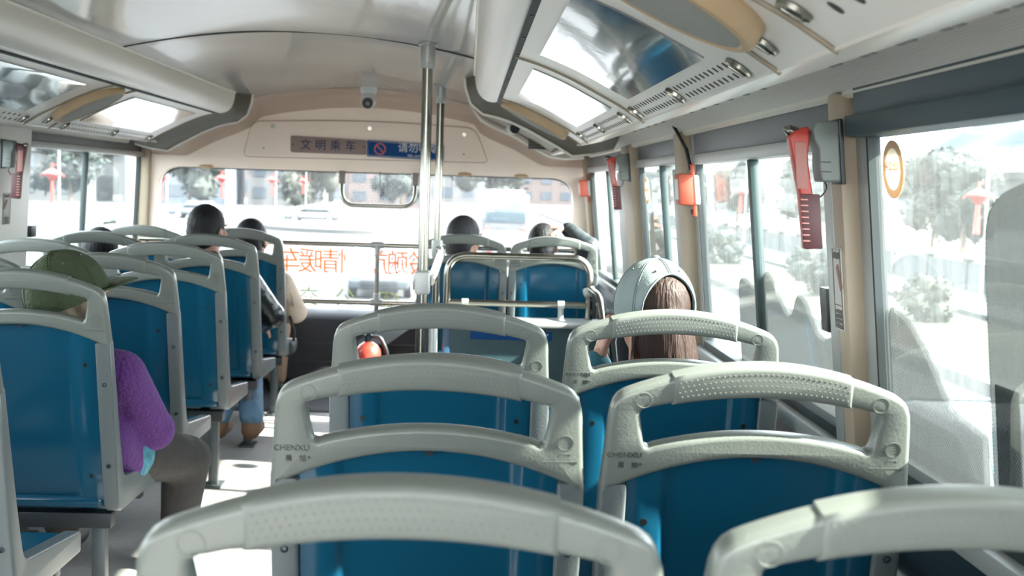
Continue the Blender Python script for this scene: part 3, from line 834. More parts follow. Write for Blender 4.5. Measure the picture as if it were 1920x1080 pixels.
# hatch on the header, screws, signs
t = thing('access_hatch', 'wide beige access hatch with rounded corners above the windscreen', 'hatch', (-.58, 6.68, 1.32))
ol = round_poly([(-1.265, 1.327), (.108, 1.333), (.03, 1.523), (-.58, 1.548), (-1.215, 1.523)], [.03, .03, .05, .3, .05], 7)
bm = B(); plate(bm, [ol], .012, .005, lambda a, b, tt: (a, 6.668 + tt, b)); put('cover', bm, M_warm, t)
bm = B(); pts = [(a, 6.6735, b) for a, b in ol]; tube(bm, pts + [pts[0], pts[1]], .0035, 6); put('groove', bm, mat('panel_groove', (.30, .22, .17), .6), t)
for x, z in ((-1.10, 1.50), (-.56, 1.503), (-.03, 1.485)):
    bm = B(); disc(bm, (x, 6.659, z), .012, (0, -1, 0), .008, 14); disc(bm, (x, 6.654, z), .006, (0, -1, 0), .006, 8); put('lock_screw', bm, M_chrome, t)
for x in (-1.15, -.03): bm = B(); disc(bm, (x, 6.661, 1.375), .004, (0, -1, 0), .004, 10); put('small_screw', bm, M_bolt, t)
t = thing('sign_plate', 'pinkish silver sign with blue characters on the hatch', 'sign', (-.79, 6.65, 1.36))
bm = B(); plate(bm, [round_poly([(-1.0, 1.357), (-.578, 1.354), (-.578, 1.437), (-1.0, 1.449)], .012)], .010, .003, lambda a, b, tt: (a, 6.655 + tt, b)); put('plate', bm, M_signp, t)
bm = B()
for k, ch in enumerate('文明乘车'): text(bm, ch, .062, .001, lambda a, b, tt: (-.915 + k * .083 + a, 6.6495 - tt, 1.398 + b))
for x in (-.985, -.592): disc(bm, (x, 6.65, 1.40), .004, (0, 1, 0), .003, 8)
put('lettering', bm, M_inkb, t)
t = thing('sign_plate', 'blue no smoking sign with red ban symbol, partly behind the poles', 'sign', (-.36, 6.65, 1.34))
bm = B(); plate(bm, [round_poly([(-.573, 1.347), (-.143, 1.333), (-.143, 1.425), (-.573, 1.438)], .004)], .010, .002, lambda a, b, tt: (a, 6.653 + tt, b)); put('plate', bm, M_signb, t)
bm = B(); m = Matrix.Translation((-.500, 6.647, 1.390)) @ Matrix.Rotation(R(90), 4, 'X')
lathe(bm, [(.026, 0), (.026, .0015), (.033, .0015), (.033, 0), (.026, 0)], 28, m)
box(bm, (-.029, -.0035, 0), (.029, .0035, .0015), mtx=m @ Matrix.Rotation(R(-45), 4, 'Z')); put('ban_symbol', bm, M_red, t)
bm = B(); text(bm, '请勿吸烟', .058, .001, lambda a, b, tt: (-.285 + a, 6.6475 - tt, 1.398 + b)); text(bm, 'No smoking', .024, .001, lambda a, b, tt: (-.285 + a, 6.6475 - tt, 1.357 + b)); put('lettering', bm, M_white, t)
bm = B()
bo = [(-.567, 1.353), (-.149, 1.339), (-.149, 1.419), (-.567, 1.432)]
tube(bm, [(a, 6.6478, b) for a, b in bo] + [(bo[0][0], 6.6478, bo[0][1])], .0012, 6); put('border_line', bm, M_white, t)
# cameras
t = thing('dome_camera', 'white ceiling camera with dark lens above the windscreen', 'camera', (-.535, 6.25, 1.60))
bm = B(); lathe(bm, [(.0, 1.70), (.045, 1.70), (.045, 1.675), (.036, 1.66), (.036, 1.64)], 24, Matrix.Translation((-.535, 6.25, 0))); ell(bm, (-.535, 6.24, 1.63), (.042, .048, .045)); put('housing', bm, M_white, t)
bm = B(); disc(bm, (-.535, 6.197, 1.613), .028, (0, -1, -.35), .02, 20); put('lens', bm, M_black, t)
bm = B(); disc(bm, (-.535, 6.186, 1.609), .012, (0, -1, -.35), .006, 16); put('lens_glass', bm, M_mirror, t)
t = thing('dome_camera', 'small dark camera on the flared end of right ceiling duct', 'camera', (.235, 5.6, 1.46))
bm = B(); ell(bm, (.205, 5.62, 1.483), (.033, .04, .033)); put('housing', bm, M_white, t)
bm = B(); disc(bm, (.212, 5.582, 1.475), .023, (.1, -1, -.4), .016, 18); put('lens', bm, M_black, t)
t = thing('vent_grille', 'dark square grille in the recessed front right ceiling corner', 'grille', (.35, 6.33, 1.44))
for k in range(2):
    bm = B(); x0 = .315 + k * .125; box(bm, (x0, 6.31, 1.405 - k * .02), (x0 + .11, 6.33, 1.475 - k * .02), .002); g = put('grille', bm, M_black, t)
    bm = B()
    for j in range(4): box(bm, (x0, 6.305, 1.418 + j * .014 - k * .02), (x0 + .11, 6.312, 1.421 + j * .014 - k * .02))
    put('slat', bm, mat('brown_slat', (.2, .13, .08), .5), g)
# fire extinguisher
t = thing('fire_extinguisher', 'red fire extinguisher standing on the floor at the front', 'fire extinguisher', (-.485, 6.15, .01))
ex, ey = -.489, 5.98
bm = B(); lathe(bm, [(0, .012), (.062, .012), (.066, .02), (.066, .29), (.062, .318), (.048, .338), (.026, .352), (.018, .356), (.018, .372), (0, .372)], 28, Matrix.Translation((ex, ey, 0)) @ Matrix.Diagonal((1, 1, 1.10, 1))); put('cylinder', bm, M_red, t, 50)
bm = B(); lathe(bm, [(.021, .352), (.021, .385), (.012, .39), (.012, .40), (0, .40)], 16, Matrix.Translation((ex, ey, 0)) @ Matrix.Diagonal((1, 1, 1.10, 1))); box(bm, (ex - .045, ey - .008, .435), (ex + .03, ey + .008, .443), .003); box(bm, (ex - .05, ey - .008, .455), (ex + .025, ey + .008, .462), .003); put('valve', bm, M_bolt, t)
bm = B(); tube(bm, arc_path([(ex + .02, ey, .415), (ex + .06, ey, .415), (ex + .098, ey, .34), (ex + .105, ey, .25), (ex + .085, ey, .16)], .05), .0095, 10); put('hose', bm, M_black, t)
bm = B(); m = Matrix.Translation((ex, ey, 0)) @ Matrix.Diagonal((1, 1, 1.10, 1))
seg = 14; a0, a1 = R(195), R(275); r0 = .0668
va = [[bm.verts.new((ex + r0 * math.cos(a0 + (a1 - a0) * k / seg), ey + r0 * math.sin(a0 + (a1 - a0) * k / seg), z)) for k in range(seg + 1)] for z in (.12, .25)]
for k in range(seg): bm.faces.new((va[0][k], va[0][k + 1], va[1][k + 1], va[1][k]))
put('paper_label', bm, mat('cream_label', (.75, .68, .58), .6), t)
# red emergency hammers with grey holders
def hammer(F, y, z, label, red, k=.66):
    """hammer hangs free toward the rear-inside of its grey holder; y, z = holder centre"""
    p = Vector(F(y, z, .045)); t = thing('emergency_hammer', label, 'emergency hammer', p)
    inn = (Vector(F(y, z, 1)) - Vector(F(y, z, 0))).normalized()
    def w(a, b, c): q = Vector(F(y, z + c * k, .040)) ; return q + inn * b * k + Vector((0, a * k, 0))
    # holder: a stepped block (profile in depth/height), narrow in y
    ho = round_poly([(-.012, .075), (.045, .075), (.062, .055), (.058, .018), (.048, .002), (.050, -.05), (.046, -.085), (-.012, -.085)], [.006, .02, .015, .02, .02, .012, .008, .004], 5)
    bm = B(); plate(bm, [ho], .075, .006, lambda a, b, tt: w(tt, a, b), 2); h = put('holder', bm, M_greypl, t)
    bm = B(); box(bm, (-.039, .02, -.035), (-.0375, .048, -.032)); box(bm, (-.039, .02, -.06), (-.0375, .048, -.057))
    for v in bm.verts: v.co = w(v.co.x, v.co.y, v.co.z)
    put('slot', bm, M_black, h)
    bm = B(); plate(bm, [round_poly([(-.016, .08), (-.004, .08), (-.004, -.09), (-.016, -.09)], .003)], .088, .003, lambda a, b, tt: w(tt, a, b), 1); put('back_plate', bm, M_frame_dark, h)
    # hammer body: head bends inward at the top, tapered shaft, square ribbed grip
    hb = round_poly([(.066, .062), (.112, .044), (.120, .030), (.099, -.12), (.094, -.265), (.052, -.262), (.065, -.12), (.074, -.02), (.064, .03)], [.012, .014, .008, .02, .006, .006, .03, .03, .01], 5)
    bm = B(); plate(bm, [hb], .040, .006, lambda a, b, tt: w(tt + .004, a, b), 2); b_ = put('shaft', bm, red, t, 45)
    bm = B()
    box(bm, (-.022, .050, -.262), (-.010, .100, -.118), .003)
    for v in bm.verts: v.co = w(v.co.x - .004, v.co.y, v.co.z)
    g = put('grip', bm, M_redk if red is M_red else red, t)
    bm = B()
    for j in range(8):
        box(bm, (-.031, .084, -.135 - j * .0155), (-.024, .103, -.131 - j * .0155), .001)
    for v in bm.verts: v.co = w(v.co.x, v.co.y, v.co.z)
    put('rib', bm, mat('pale_red_rib', (.55, .25, .22), .5), g)
    bm = B(); box(bm, (-.0190, .078, -.105), (-.0165, .108, .018), .001)
    for v in bm.verts: v.co = w(v.co.x, v.co.y, v.co.z)
    put('side_label', bm, mat('pale_pink_label', (.40, .17, .15), .45), b_)
    bm = B(); m = Matrix.Translation(w(.004, .110, .047)) @ Vector((inn.x, 0, .3)).to_track_quat('Z', 'Y').to_matrix().to_4x4()
    lathe(bm, [(.010, -.010), (.010, .005), (.003, .014), (0, .014)], 14, m); put('steel_tip', bm, M_chrome, t)
    bm = B(); tube(bm, arc_path([w(.0, .03, -.08), w(-.03, .03, -.10), w(-.02, .045, -.125), w(.0, .06, -.13)], .02), .0013, 6); put('tether_wire', bm, M_black, t)
    return t
hammer(RW, 2.045, 1.281, 'large red emergency hammer in grey holder on nearest right pillar', M_red)
hammer(RW, 4.73, 1.295, 'small far red emergency hammer on the right pillar near the front', M_red)
hammer(LW, 4.62, 1.272, 'dark red emergency hammer on left pillar at left edge of photo', M_redk)
# orange alarm boxes
def alarm(F, y, z, label, cable):
    p = Vector(F(y, z, .05)); t = thing('alarm_box', label, 'alarm', p)
    def w(a, b, c): return Vector(F(y + a, z + c, .014 + b))
    m3 = lambda bm: [setattr(v, 'co', w(*v.co)) for v in bm.verts]
    bm = B(); 
    box(bm, (-.036, 0, -.046), (.036, .052, .046), .010); m3(bm); put('body', bm, M_orange, t)
    bm = B(); box(bm, (-.018, -.002, -.078), (.018, .010, .078), .004); m3(bm); put('mount_tab', bm, M_orange, t)
    for q in (.065, -.065): bm = B(); disc(bm, (0, .012, q), .007, (0, 1, 0), .004, 10); m3(bm); put('screw', bm, M_bolt, t)
    bm = B(); box(bm, (-.038, -.010, -.043), (.038, .006, .043), .006); m3(bm); put('white_edge', bm, M_white, t)  # opaque white band along the wall side of the box
    bm = B(); box(bm, (-.024, .050, -.030), (.024, .0535, .030), .001); m3(bm); put('side_label', bm, M_white, t)
    if cable:
        bm = B(); tube(bm, [w(-.02, .012, .075), w(.0, .016, .12), w(.10, .02, .17), w(.15, .035, .22)], .0055, 8); put('cable', bm, M_black, t)
alarm(RW, 3.475, 1.207, 'orange alarm box with black cable on right pillar above the denim cap', True)
alarm(RW, 6.55, 1.205, 'small far orange alarm box on the front right corner pillar', False)
# latches and stickers on pillars and panes
def on_wall(F, y, z, o, bm):
    for v in bm.verts: v.co = Vector(F(y + v.co.x, z + v.co.z, o + v.co.y))
def wall_box(name, F, y, z, o, lo, hi, bev, m, label, cat):
    bm = B(); box(bm, lo, hi, bev); on_wall(F, y, z, o, bm); return tag(put(name, bm, m), label, cat)
wall_box('window_latch', RW, 2.205, .985, -.005, (-.022, 0, -.042), (.022, .03, .042), .004, M_black, 'black latch on the sliding pane beside the nearest right pillar', 'latch')
wall_box('window_latch', RW, 5.18, 1.005, -.005, (-.03, 0, -.05), (.03, .03, .05), .004, M_black, 'far black latch beside the second right hammer', 'latch')
wall_box('window_latch', LW, 5.0, .955, -.005, (-.03, 0, -.025), (.03, .03, .025), .004, M_black, 'black latch low on the left window frame', 'latch')
def notice(F, y, z, o, w_, h_, label, dark=True, s=1):
    t = thing('notice_sticker', label, 'sticker', F(y, z - h_ / 2, o))
    bm = B(); plate(bm, [round_poly([(-w_ / 2, -h_ / 2), (w_ / 2, -h_ / 2), (w_ / 2, h_ / 2), (-w_ / 2, h_ / 2)], .004)], .002, .0, lambda a, b, tt: F(y + a, z + b, o + tt)); put('paper', bm, mat('sticker_paper', (.45, .43, .39), .5), t)
    bm = B(); q = .004
    tube(bm, [F(y + a * (w_ / 2 - q), z + b * (h_ / 2 - q), o + .0015) for a, b in ((-1, -1), (1, -1), (1, 1), (-1, 1), (-1, -1))], .0009, 5)
    if dark:
        box(bm, (-w_ * .42, .001, h_ * .02 - h_ * .22), (w_ * .42, .002, h_ * .02 - h_ * .21))
        on = [v for v in bm.verts if v.co.y < .01]
        for v in on: v.co = Vector(F(y + v.co.x, z + v.co.z, o + v.co.y))
        rn = random.Random(3)                               # rows of print too small to read
        rows = [(.40, 5, .05)] + [(-.27 - .058 * k, 8, .028) for k in range(4)]
        for zz, n, ht in rows:
            for k in range(n):
                a0 = -.34 + .68 * k / n; n0 = len(bm.verts)
                box(bm, (w_ * a0, .0012, h_ * (zz - ht * rn.uniform(.6, 1))), (w_ * (a0 + .5 / n), .0022, h_ * (zz + ht * rn.uniform(.5, 1))))
                bm.verts.ensure_lookup_table()
                for v in bm.verts[n0:]: v.co = Vector(F(y + v.co.x, z + v.co.z, o + v.co.y))
    put('lettering', bm, mat('dark_print', (.10, .09, .09), .6), t)
    bm = B(); box(bm, (-.008, 0, -.05), (.006, .0012, -.004), 0, mtx=Matrix.Rotation(R(25), 4, 'Y'))
    for v in bm.verts: v.co = Vector(F(y + v.co.x * w_ / .05, z + (v.co.z + .045) * h_ / .15, o + .001 + v.co.y))
    put('hammer_picture', bm, mat('brown_print', (.22, .12, .10), .6), t)
notice(RW, 2.078, 1.035, .0335, .050, .150, 'pale safety notice with hammer picture on nearest right pillar', True)
notice(LW, 4.70, 1.055, .0225, .075, .125, 'small pale notice below the left dark red hammer', True, -1)
# round orange-white exit stickers on the glass
def round_sticker(F, y, z, o, rad, label):
    t = thing('round_sticker', label, 'sticker', F(y, z - rad, o), 'round exit stickers on the right windows')
    circ = [(rad * math.cos(k * math.pi / 24), rad * math.sin(k * math.pi / 24)) for k in range(48)]
    bm = B(); plate(bm, [circ], .0014, 0, lambda a, b, tt: F(y + a, z + b, o + tt)); put('disc', bm, vinyl('sticker_white', (.75, .70, .60)), t)
    bm = B(); plate(bm, [circ, [(a * .72, b * .72) for a, b in circ]], .0016, 0, lambda a, b, tt: F(y + a, z + b, o + tt)); put('ring', bm, vinyl('sticker_orange_ring', (.72, .58, .44)), t)
    bm = B(); text(bm, '应急出口', rad * .36, .0008, lambda a, b, tt: F(y - a, z + b + rad * .08, o + .0012 + tt)); put('lettering', bm, vinyl('sticker_orange_ink', (.66, .42, .29)), t)
round_sticker(RW, 1.895, 1.247, -.0095, .047, 'round orange and white exit sticker on nearest right window')
round_sticker(RW, 4.56, 1.20, -.0095, .05, 'faint round sticker on the far narrow right window')
# vinyl words on the outside of the windscreen, read from the road
WORDS = [('领', -.335, .735), ('航', -.462, .735), ('情', -.760, .735), ('暖', -.893, .735), ('车', -1.02, .735)]
t = thing('windscreen_lettering', 'orange characters in reverse on the lower windscreen', 'lettering', (-.68, 6.76, .66))
for ch, x, z in WORDS:
    bm = B(); text(bm, ch, .150, .002, bold=.0004, f=lambda a, b, tt: (x - a, 6.758 + tt, z + b)); put('character', bm, M_orang_ink, t)
t = thing('windscreen_lettering', 'olive characters and round emblem in reverse under the orange words', 'lettering', (-.68, 6.76, .45))
for ch, x, z in (('公', -.69, .53), ('交', -.90, .53)):
    bm = B(); text(bm, ch, .115, .002, bold=0, f=lambda a, b, tt: (x - a, 6.758 + tt, z + b)); put('character', bm, M_olive_ink, t)
bm = B()
for k in range(3):
    m = Matrix.Translation((-.455 + (k - 1) * .028, 6.758, .53)) @ Matrix.Rotation(R(90), 4, 'X') @ Matrix.Diagonal((1 if k == 1 else .7, .75, 1, 1))
    lathe(bm, [(.050, -.001), (.050, .001), (.058, .001), (.058, -.001), (.050, -.001)], 28, m)
put('emblem', bm, M_olive_ink, t)
# orange clearance lamps at the top of the windscreen
for x, l in ((-1.47, 'small amber lamp at top left of windscreen'), (-.02, 'small amber lamp at top of windscreen right of the poles'), (.30, 'small amber lamp at top right of windscreen')):
    bm = B(); ell(bm, (x, 6.665, 1.262), (.04, .02, .012)); tag(put('clearance_lamp', bm, M_tan), l, 'lamp', 'amber lamps along the windscreen')
# perforated film prints on the outside of the right windows
def decal(F, outline, label, m=None, rr=.05):
    ys = [p[0] for p in outline]; zs = [p[1] for p in outline]
    bm = B(); plate(bm, [round_poly(outline, rr, 8)], .0016, 0, lambda a, b, tt: F(a, b, -.0185 + tt)); 
    return tag(put('window_film', bm, m or M_film), label, 'window film', 'pale perforated films on the right windows')
decal(RW, [(1.972, .745), (1.972, 1.02), (1.88, 1.01), (1.80, .96), (1.765, .93), (1.72, .89), (1.60, .87), (1.60, .745)], 'pale rounded perforated film low on the nearest right window, by the pillar', None, [.004, .03, .05, .04, .03, .05, .004, .004])
decal(RW, [(1.585, .745), (1.585, 1.12), (1.575, 1.18), (1.53, 1.21), (1.42, 1.235), (1.20, 1.22), (.30, 1.21), (.30, .745)], 'tall pale perforated film at right edge of photo', None, [.004, .05, .03, .03, .05, .05, .02, .004])
decal(RW, [(1.57, .76), (1.57, .95), (1.50, .95), (1.50, .76)], 'dark perforated film patch at right edge of photo', M_film2, .003)
decal(RW, [(2.835, .745), (2.835, 1.0), (2.79, 1.02), (2.72, 1.0), (2.66, .955), (2.61, .93), (2.585, .935), (2.54, .985), (2.47, .985), (2.40, .92), (2.34, .91), (2.27, .93), (2.16, .93), (2.16, .745)], 'pale cloud-edged perforated film low on the pane beside the nearest pillar', None, [.004, .02, .03, .03, .03, .02, .02, .04, .04, .04, .02, .02, .004, .004])
decal(RW, [(3.12, .745), (3.10, .97), (3.03, .985), (2.87, .96), (2.87, .745)], 'pale rounded perforated film behind the sliding sash', None, [.004, .04, .05, .01, .004])
decal(RW, [(4.62, .745), (4.62, 1.03), (4.52, 1.13), (4.40, 1.12), (4.20, 1.0), (4.20, .745)], 'pale rounded perforated film on the narrow window beyond the cap', None, [.004, .05, .05, .05, .02, .004])
# moulded maker's mark low on the film
bm = B(); text(bm, 'E3', .020, .001, lambda a, b, tt: RW(2.255 - a, .775 + b, -.0095 + tt)); tag(put('glass_mark', bm, mat('dark_print', (.1, .09, .09), .6)), 'tiny dark maker mark at bottom of the pane by the nearest pillar', 'mark')
# ------------------------------------------------------------------ passengers
M_skin = mat('skin', (.40, .21, .145), .5, bump=.05, bscale=120)
M_eye = mat('dark_eye', (.02, .015, .012), .2)
def hairmat(n, c, rough=.6): return mat(n, c, rough, spec=.25, bump=.35, bscale=18, vary=.35, vscale=22, bstretch=(6, 6, .8))
def V(*a): return Vector(a)
def hand(bm, wrist, dirv, palm, side, curl=.5, s=.92):
    """palm slab, four bent fingers of different length and a thumb leaving the palm's side"""
    dv = Vector(dirv).normalized(); n = Vector(palm); n = (n - n.dot(dv) * dv).normalized(); w = dv.cross(n) * side
    wrist = Vector(wrist)
    for k in range(4):
        a = wrist + w * (.012 - .008 * k) * s; b = wrist + dv * .082 * s + w * (.031 - .0205 * k) * s
        capsule(bm, a, b, .0125 * s, .0105 * s, 10)
    L = (.066, .075, .070, .054)
    for k in range(4):
        p = wrist + dv * .082 * s + w * (.031 - .0205 * k) * s; ang = curl * .35; r = .0088 * s
        for j, f in enumerate((.46, .31, .23)):
            dd = (dv * math.cos(ang) + n * math.sin(ang) + w * (.10 - .07 * k)).normalized()
            q = p + dd * L[k] * f * s; capsule(bm, p, q, r, r * .92, 10); p = q; r *= .92; ang += curl * .75
    p = wrist + dv * .022 * s + w * .022 * s
    for j, (l, sp_) in enumerate(((.040, .9), (.030, .55), (.024, .35))):
        dd = (dv * (1 - sp_ * .45) + w * sp_ + n * (.25 + .25 * j)).normalized(); q = p + dd * l * s
        capsule(bm, p, q, (.0125 - .0015 * j) * s, (.011 - .0012 * j) * s, 10); p = q
def head_frame(c, yaw, pitch=0, roll=0):
    rot = Matrix.Rotation(-yaw, 3, 'Z') @ Matrix.Rotation(-pitch, 3, 'X') @ Matrix.Rotation(roll, 3, 'Y')
    return Vector(c), rot                       # local: +y face, +x right, +z up
def add_head(bm, c, rot, s=.94):
    def P(x, y, z): return c + rot @ (Vector((x, y, z)) * s)
    ell(bm, P(0, -.012, .018), (.076 * s, .094 * s, .092 * s), rot)
    ell(bm, P(0, .022, -.045), (.060 * s, .062 * s, .070 * s), rot)
    ell(bm, P(0, .050, -.088), (.030 * s, .026 * s, .022 * s), rot)
    capsule(bm, P(0, .082, .004), P(0, .100, -.034), .009 * s, .0135 * s)
    for sd in (-1, 1):
        ell(bm, P(sd * .013, .090, -.036), (.008 * s, .009 * s, .007 * s), rot)
        ell(bm, P(sd * .044, .060, -.025), (.022 * s, .022 * s, .022 * s), rot)
        ell(bm, P(sd * .078, -.004, -.020), (.009 * s, .019 * s, .030 * s), rot @ Matrix.Rotation(sd * .25, 3, 'Z'))
        ell(bm, P(sd * .032, .078, .016), (.026 * s, .012 * s, .008 * s), rot)
    ell(bm, P(0, .083, -.057), (.022 * s, .010 * s, .006 * s), rot); ell(bm, P(0, .081, -.068), (.019 * s, .010 * s, .006 * s), rot)
    return P
def eyes(parent, P, rot, s=.94):
    bm = B()
    for sd in (-1, 1): ell(bm, P(sd * .031, .079, .002), (.012 * s, .008 * s, .0055 * s), rot, 12)
    put('eyes', bm, M_eye, parent)
def cut(bm, p, n):
    r_ = bmesh.ops.bisect_plane(bm, geom=bm.verts[:] + bm.edges[:] + bm.faces[:], plane_co=p, plane_no=n, clear_outer=True)
    es = [e for e in r_['geom_cut'] if isinstance(e, bmesh.types.BMEdge)]
    try: bmesh.ops.holes_fill(bm, edges=es, sides=0)
    except Exception: pass
def hair_cap(P, rot, c, extra=(), low=-.5, grow=1.0, s=.94, front=.045):
    bm = B()
    ell(bm, P(0, -.016, .022), (.085 * s * grow, .103 * s * grow, .101 * s * grow), rot)
    ell(bm, P(0, -.050, -.030), (.074 * s * grow, .062 * s * grow, .072 * s * grow), rot)
    for e in extra:
        if e[0] == 'c': capsule(bm, P(*e[1]), P(*e[2]), e[3], e[4])
        else: ell(bm, P(*e[1]), e[2], rot)
    bm = organic(bm, .006, 4)
    n = rot @ Vector((0, .80, -.60))
    keep = [e for e in extra]
    cut(bm, c + rot @ Vector((0, front, .035)) * s, n)
    return bm
SPECS = {}
def passenger(key, label, x, yb, head, yaw, top, bottom, hair, armL=None, armR=None, legL=None, legR=None, shoes=M_black, pitch=0, lean=0., wide=1., voxel=.0065, cuff=.02, hands=None, extra=()):
    hc, rot = head_frame(head, yaw, pitch)
    t = thing('person', label, 'person', (x, yb + .28, 0))
    sz = head[2] - .205; hip = V(x, yb + .255, .445)
    ch = V(head[0] * .75 + x * .25, head[1] - .035, sz)
    shL = ch + V(-.165 * wide, 0, -.015); shR = ch + V(.165 * wide, 0, -.015)
    bm = B(); P = add_head(bm, hc, rot)
    capsule(bm, ch + V(0, 0, .0), hc + V(0, -.005, -.05), .056, .050)
    capsule(bm, hip, ch - V(0, .0, .10), .115, .10); ell(bm, hip, (.155, .115, .085)); ell(bm, ch - V(0, 0, .09), (.145 * wide, .095, .12))
    capsule(bm, shL + V(.03, 0, 0), shR - V(.03, 0, 0), .055, .055)
    if armL is None: armL = (V(shL.x - .05, shL.y + .08, .56), V(x - .09, yb + .42, .50))
    if armR is None: armR = (V(shR.x + .05, shR.y + .08, .56), V(x + .09, yb + .42, .50))
    armL = [Vector(v) for v in armL]; armR = [Vector(v) for v in armR]
    if legL is None: legL = (V(x - .10, yb + .66, .44), V(x - .10, yb + .62, .09))
    if legR is None: legR = (V(x + .10, yb + .66, .44), V(x + .10, yb + .62, .09))
    legL = [Vector(v) for v in legL]; legR = [Vector(v) for v in legR]
    for i, (sh, (el, wr)) in enumerate(((shL, armL), (shR, armR))):
        capsule(bm, sh, el, .047, .038); capsule(bm, el, wr, .038, .026)
        sd = -1 if i == 0 else 1
        if hands and i in hands: hands[i](bm, wr)
        else: hand(bm, wr + (wr - el).normalized() * .012, (wr - el), V(0, 0, -1), -sd, .55)
    for i, (kn, an) in enumerate((legL, legR)):
        h0 = hip + V(-.085 if i == 0 else .085, .02, 0)
        capsule(bm, h0, kn, .075, .056); capsule(bm, kn, an, .052, .034)
        capsule(bm, an + V(0, -.02, -.035), an + V(0, .14, -.045), .030, .024)
    body = organic(bm, voxel, 3)
    put('body', body, M_skin, t, 60); eyes(t, P, rot)
    # upper garment
    bm = B()
    capsule(bm, hip + V(0, 0, .0), ch - V(0, .0, .10), .140, .122); ell(bm, ch - V(0, 0, .09), (.168 * wide, .120, .135)); ell(bm, hip, (.172, .135, .085))
    capsule(bm, shL + V(.02, 0, 0), shR - V(.02, 0, 0), .071, .071); capsule(bm, ch, ch + V(0, 0, .05), .075, .068)
    for sh, (el, wr) in ((shL, armL), (shR, armR)):
        w2 = wr - (wr - el).normalized() * cuff
        capsule(bm, sh, el, .066, .058); capsule(bm, el, w2, .058, .042); ell(bm, el, (.062, .062, .062))
    for e in extra: capsule(bm, *e)
    tp = organic(bm, .010, 3); ob = put('top', tp, top, t, 60)
    bm = B()
    for i, (kn, an) in enumerate((legL, legR)):
        h0 = hip + V(-.085 if i == 0 else .085, .02, -.005)
        capsule(bm, h0, kn, .092, .074); capsule(bm, kn, an + V(0, 0, .03), .072, .055)
    ell(bm, hip + V(0, 0, -.01), (.165, .125, .080))
    put('trousers', organic(bm, .010, 3), bottom, t, 60)
    for i, (kn, an) in enumerate((legL, legR)):
        bm = B(); capsule(bm, an + V(0, -.02, -.030), an + V(0, .15, -.045), .043, .036); capsule(bm, an + V(0, 0, .02), an + V(0, -.01, -.03), .045, .045)
        bm = organic(bm, .008, 2); put('shoe', bm, shoes, t, 60)
    SPECS[key] = dict(t=t, P=P, rot=rot, c=hc, ch=ch, shL=shL, shR=shR, armL=armL, armR=armR, top=ob)
    if hair is not None: put('hair', hair(P, rot, hc), hair.mat, t, 60)
    return t
class Hair:
    def __init__(s, m, **k): s.mat = m; s.k = k
    def __call__(s, P, rot, c): return hair_cap(P, rot, c, **s.k)
def strands(P, n, seedv, a_rng, lenr, rad=.0009, wob=.012, back=.096, top=.06, spread=1., s=.94):
    """loose hairs running down the back of a head"""
    rn = random.Random(seedv); bm = B()
    for k in range(n):
        a = rn.uniform(*a_rng); L = rn.uniform(*lenr); ph = rn.uniform(0, 6); pts = []
        z0 = top + rn.uniform(-.03, .01)
        for j in range(9):
            f = j / 8; z = z0 - L * f
            rr = back * (1 + .10 * f * rn.uniform(.6, 1.2)) + .004 * math.sin(ph + f * 5)
            if z > .02: rr *= math.sqrt(max(.25, 1 - ((z - .02) / .11) ** 2))
            aa = a * (.35 + .65 * min(1, f * 2.2)) * spread + wob * math.sin(ph + 4 * f)
            pts.append(P(math.sin(aa) * rr, -math.cos(aa) * rr, z))
        tube(bm, pts, [rad * (1 - .5 * j / 8) for j in range(9)], 4)
    return bm
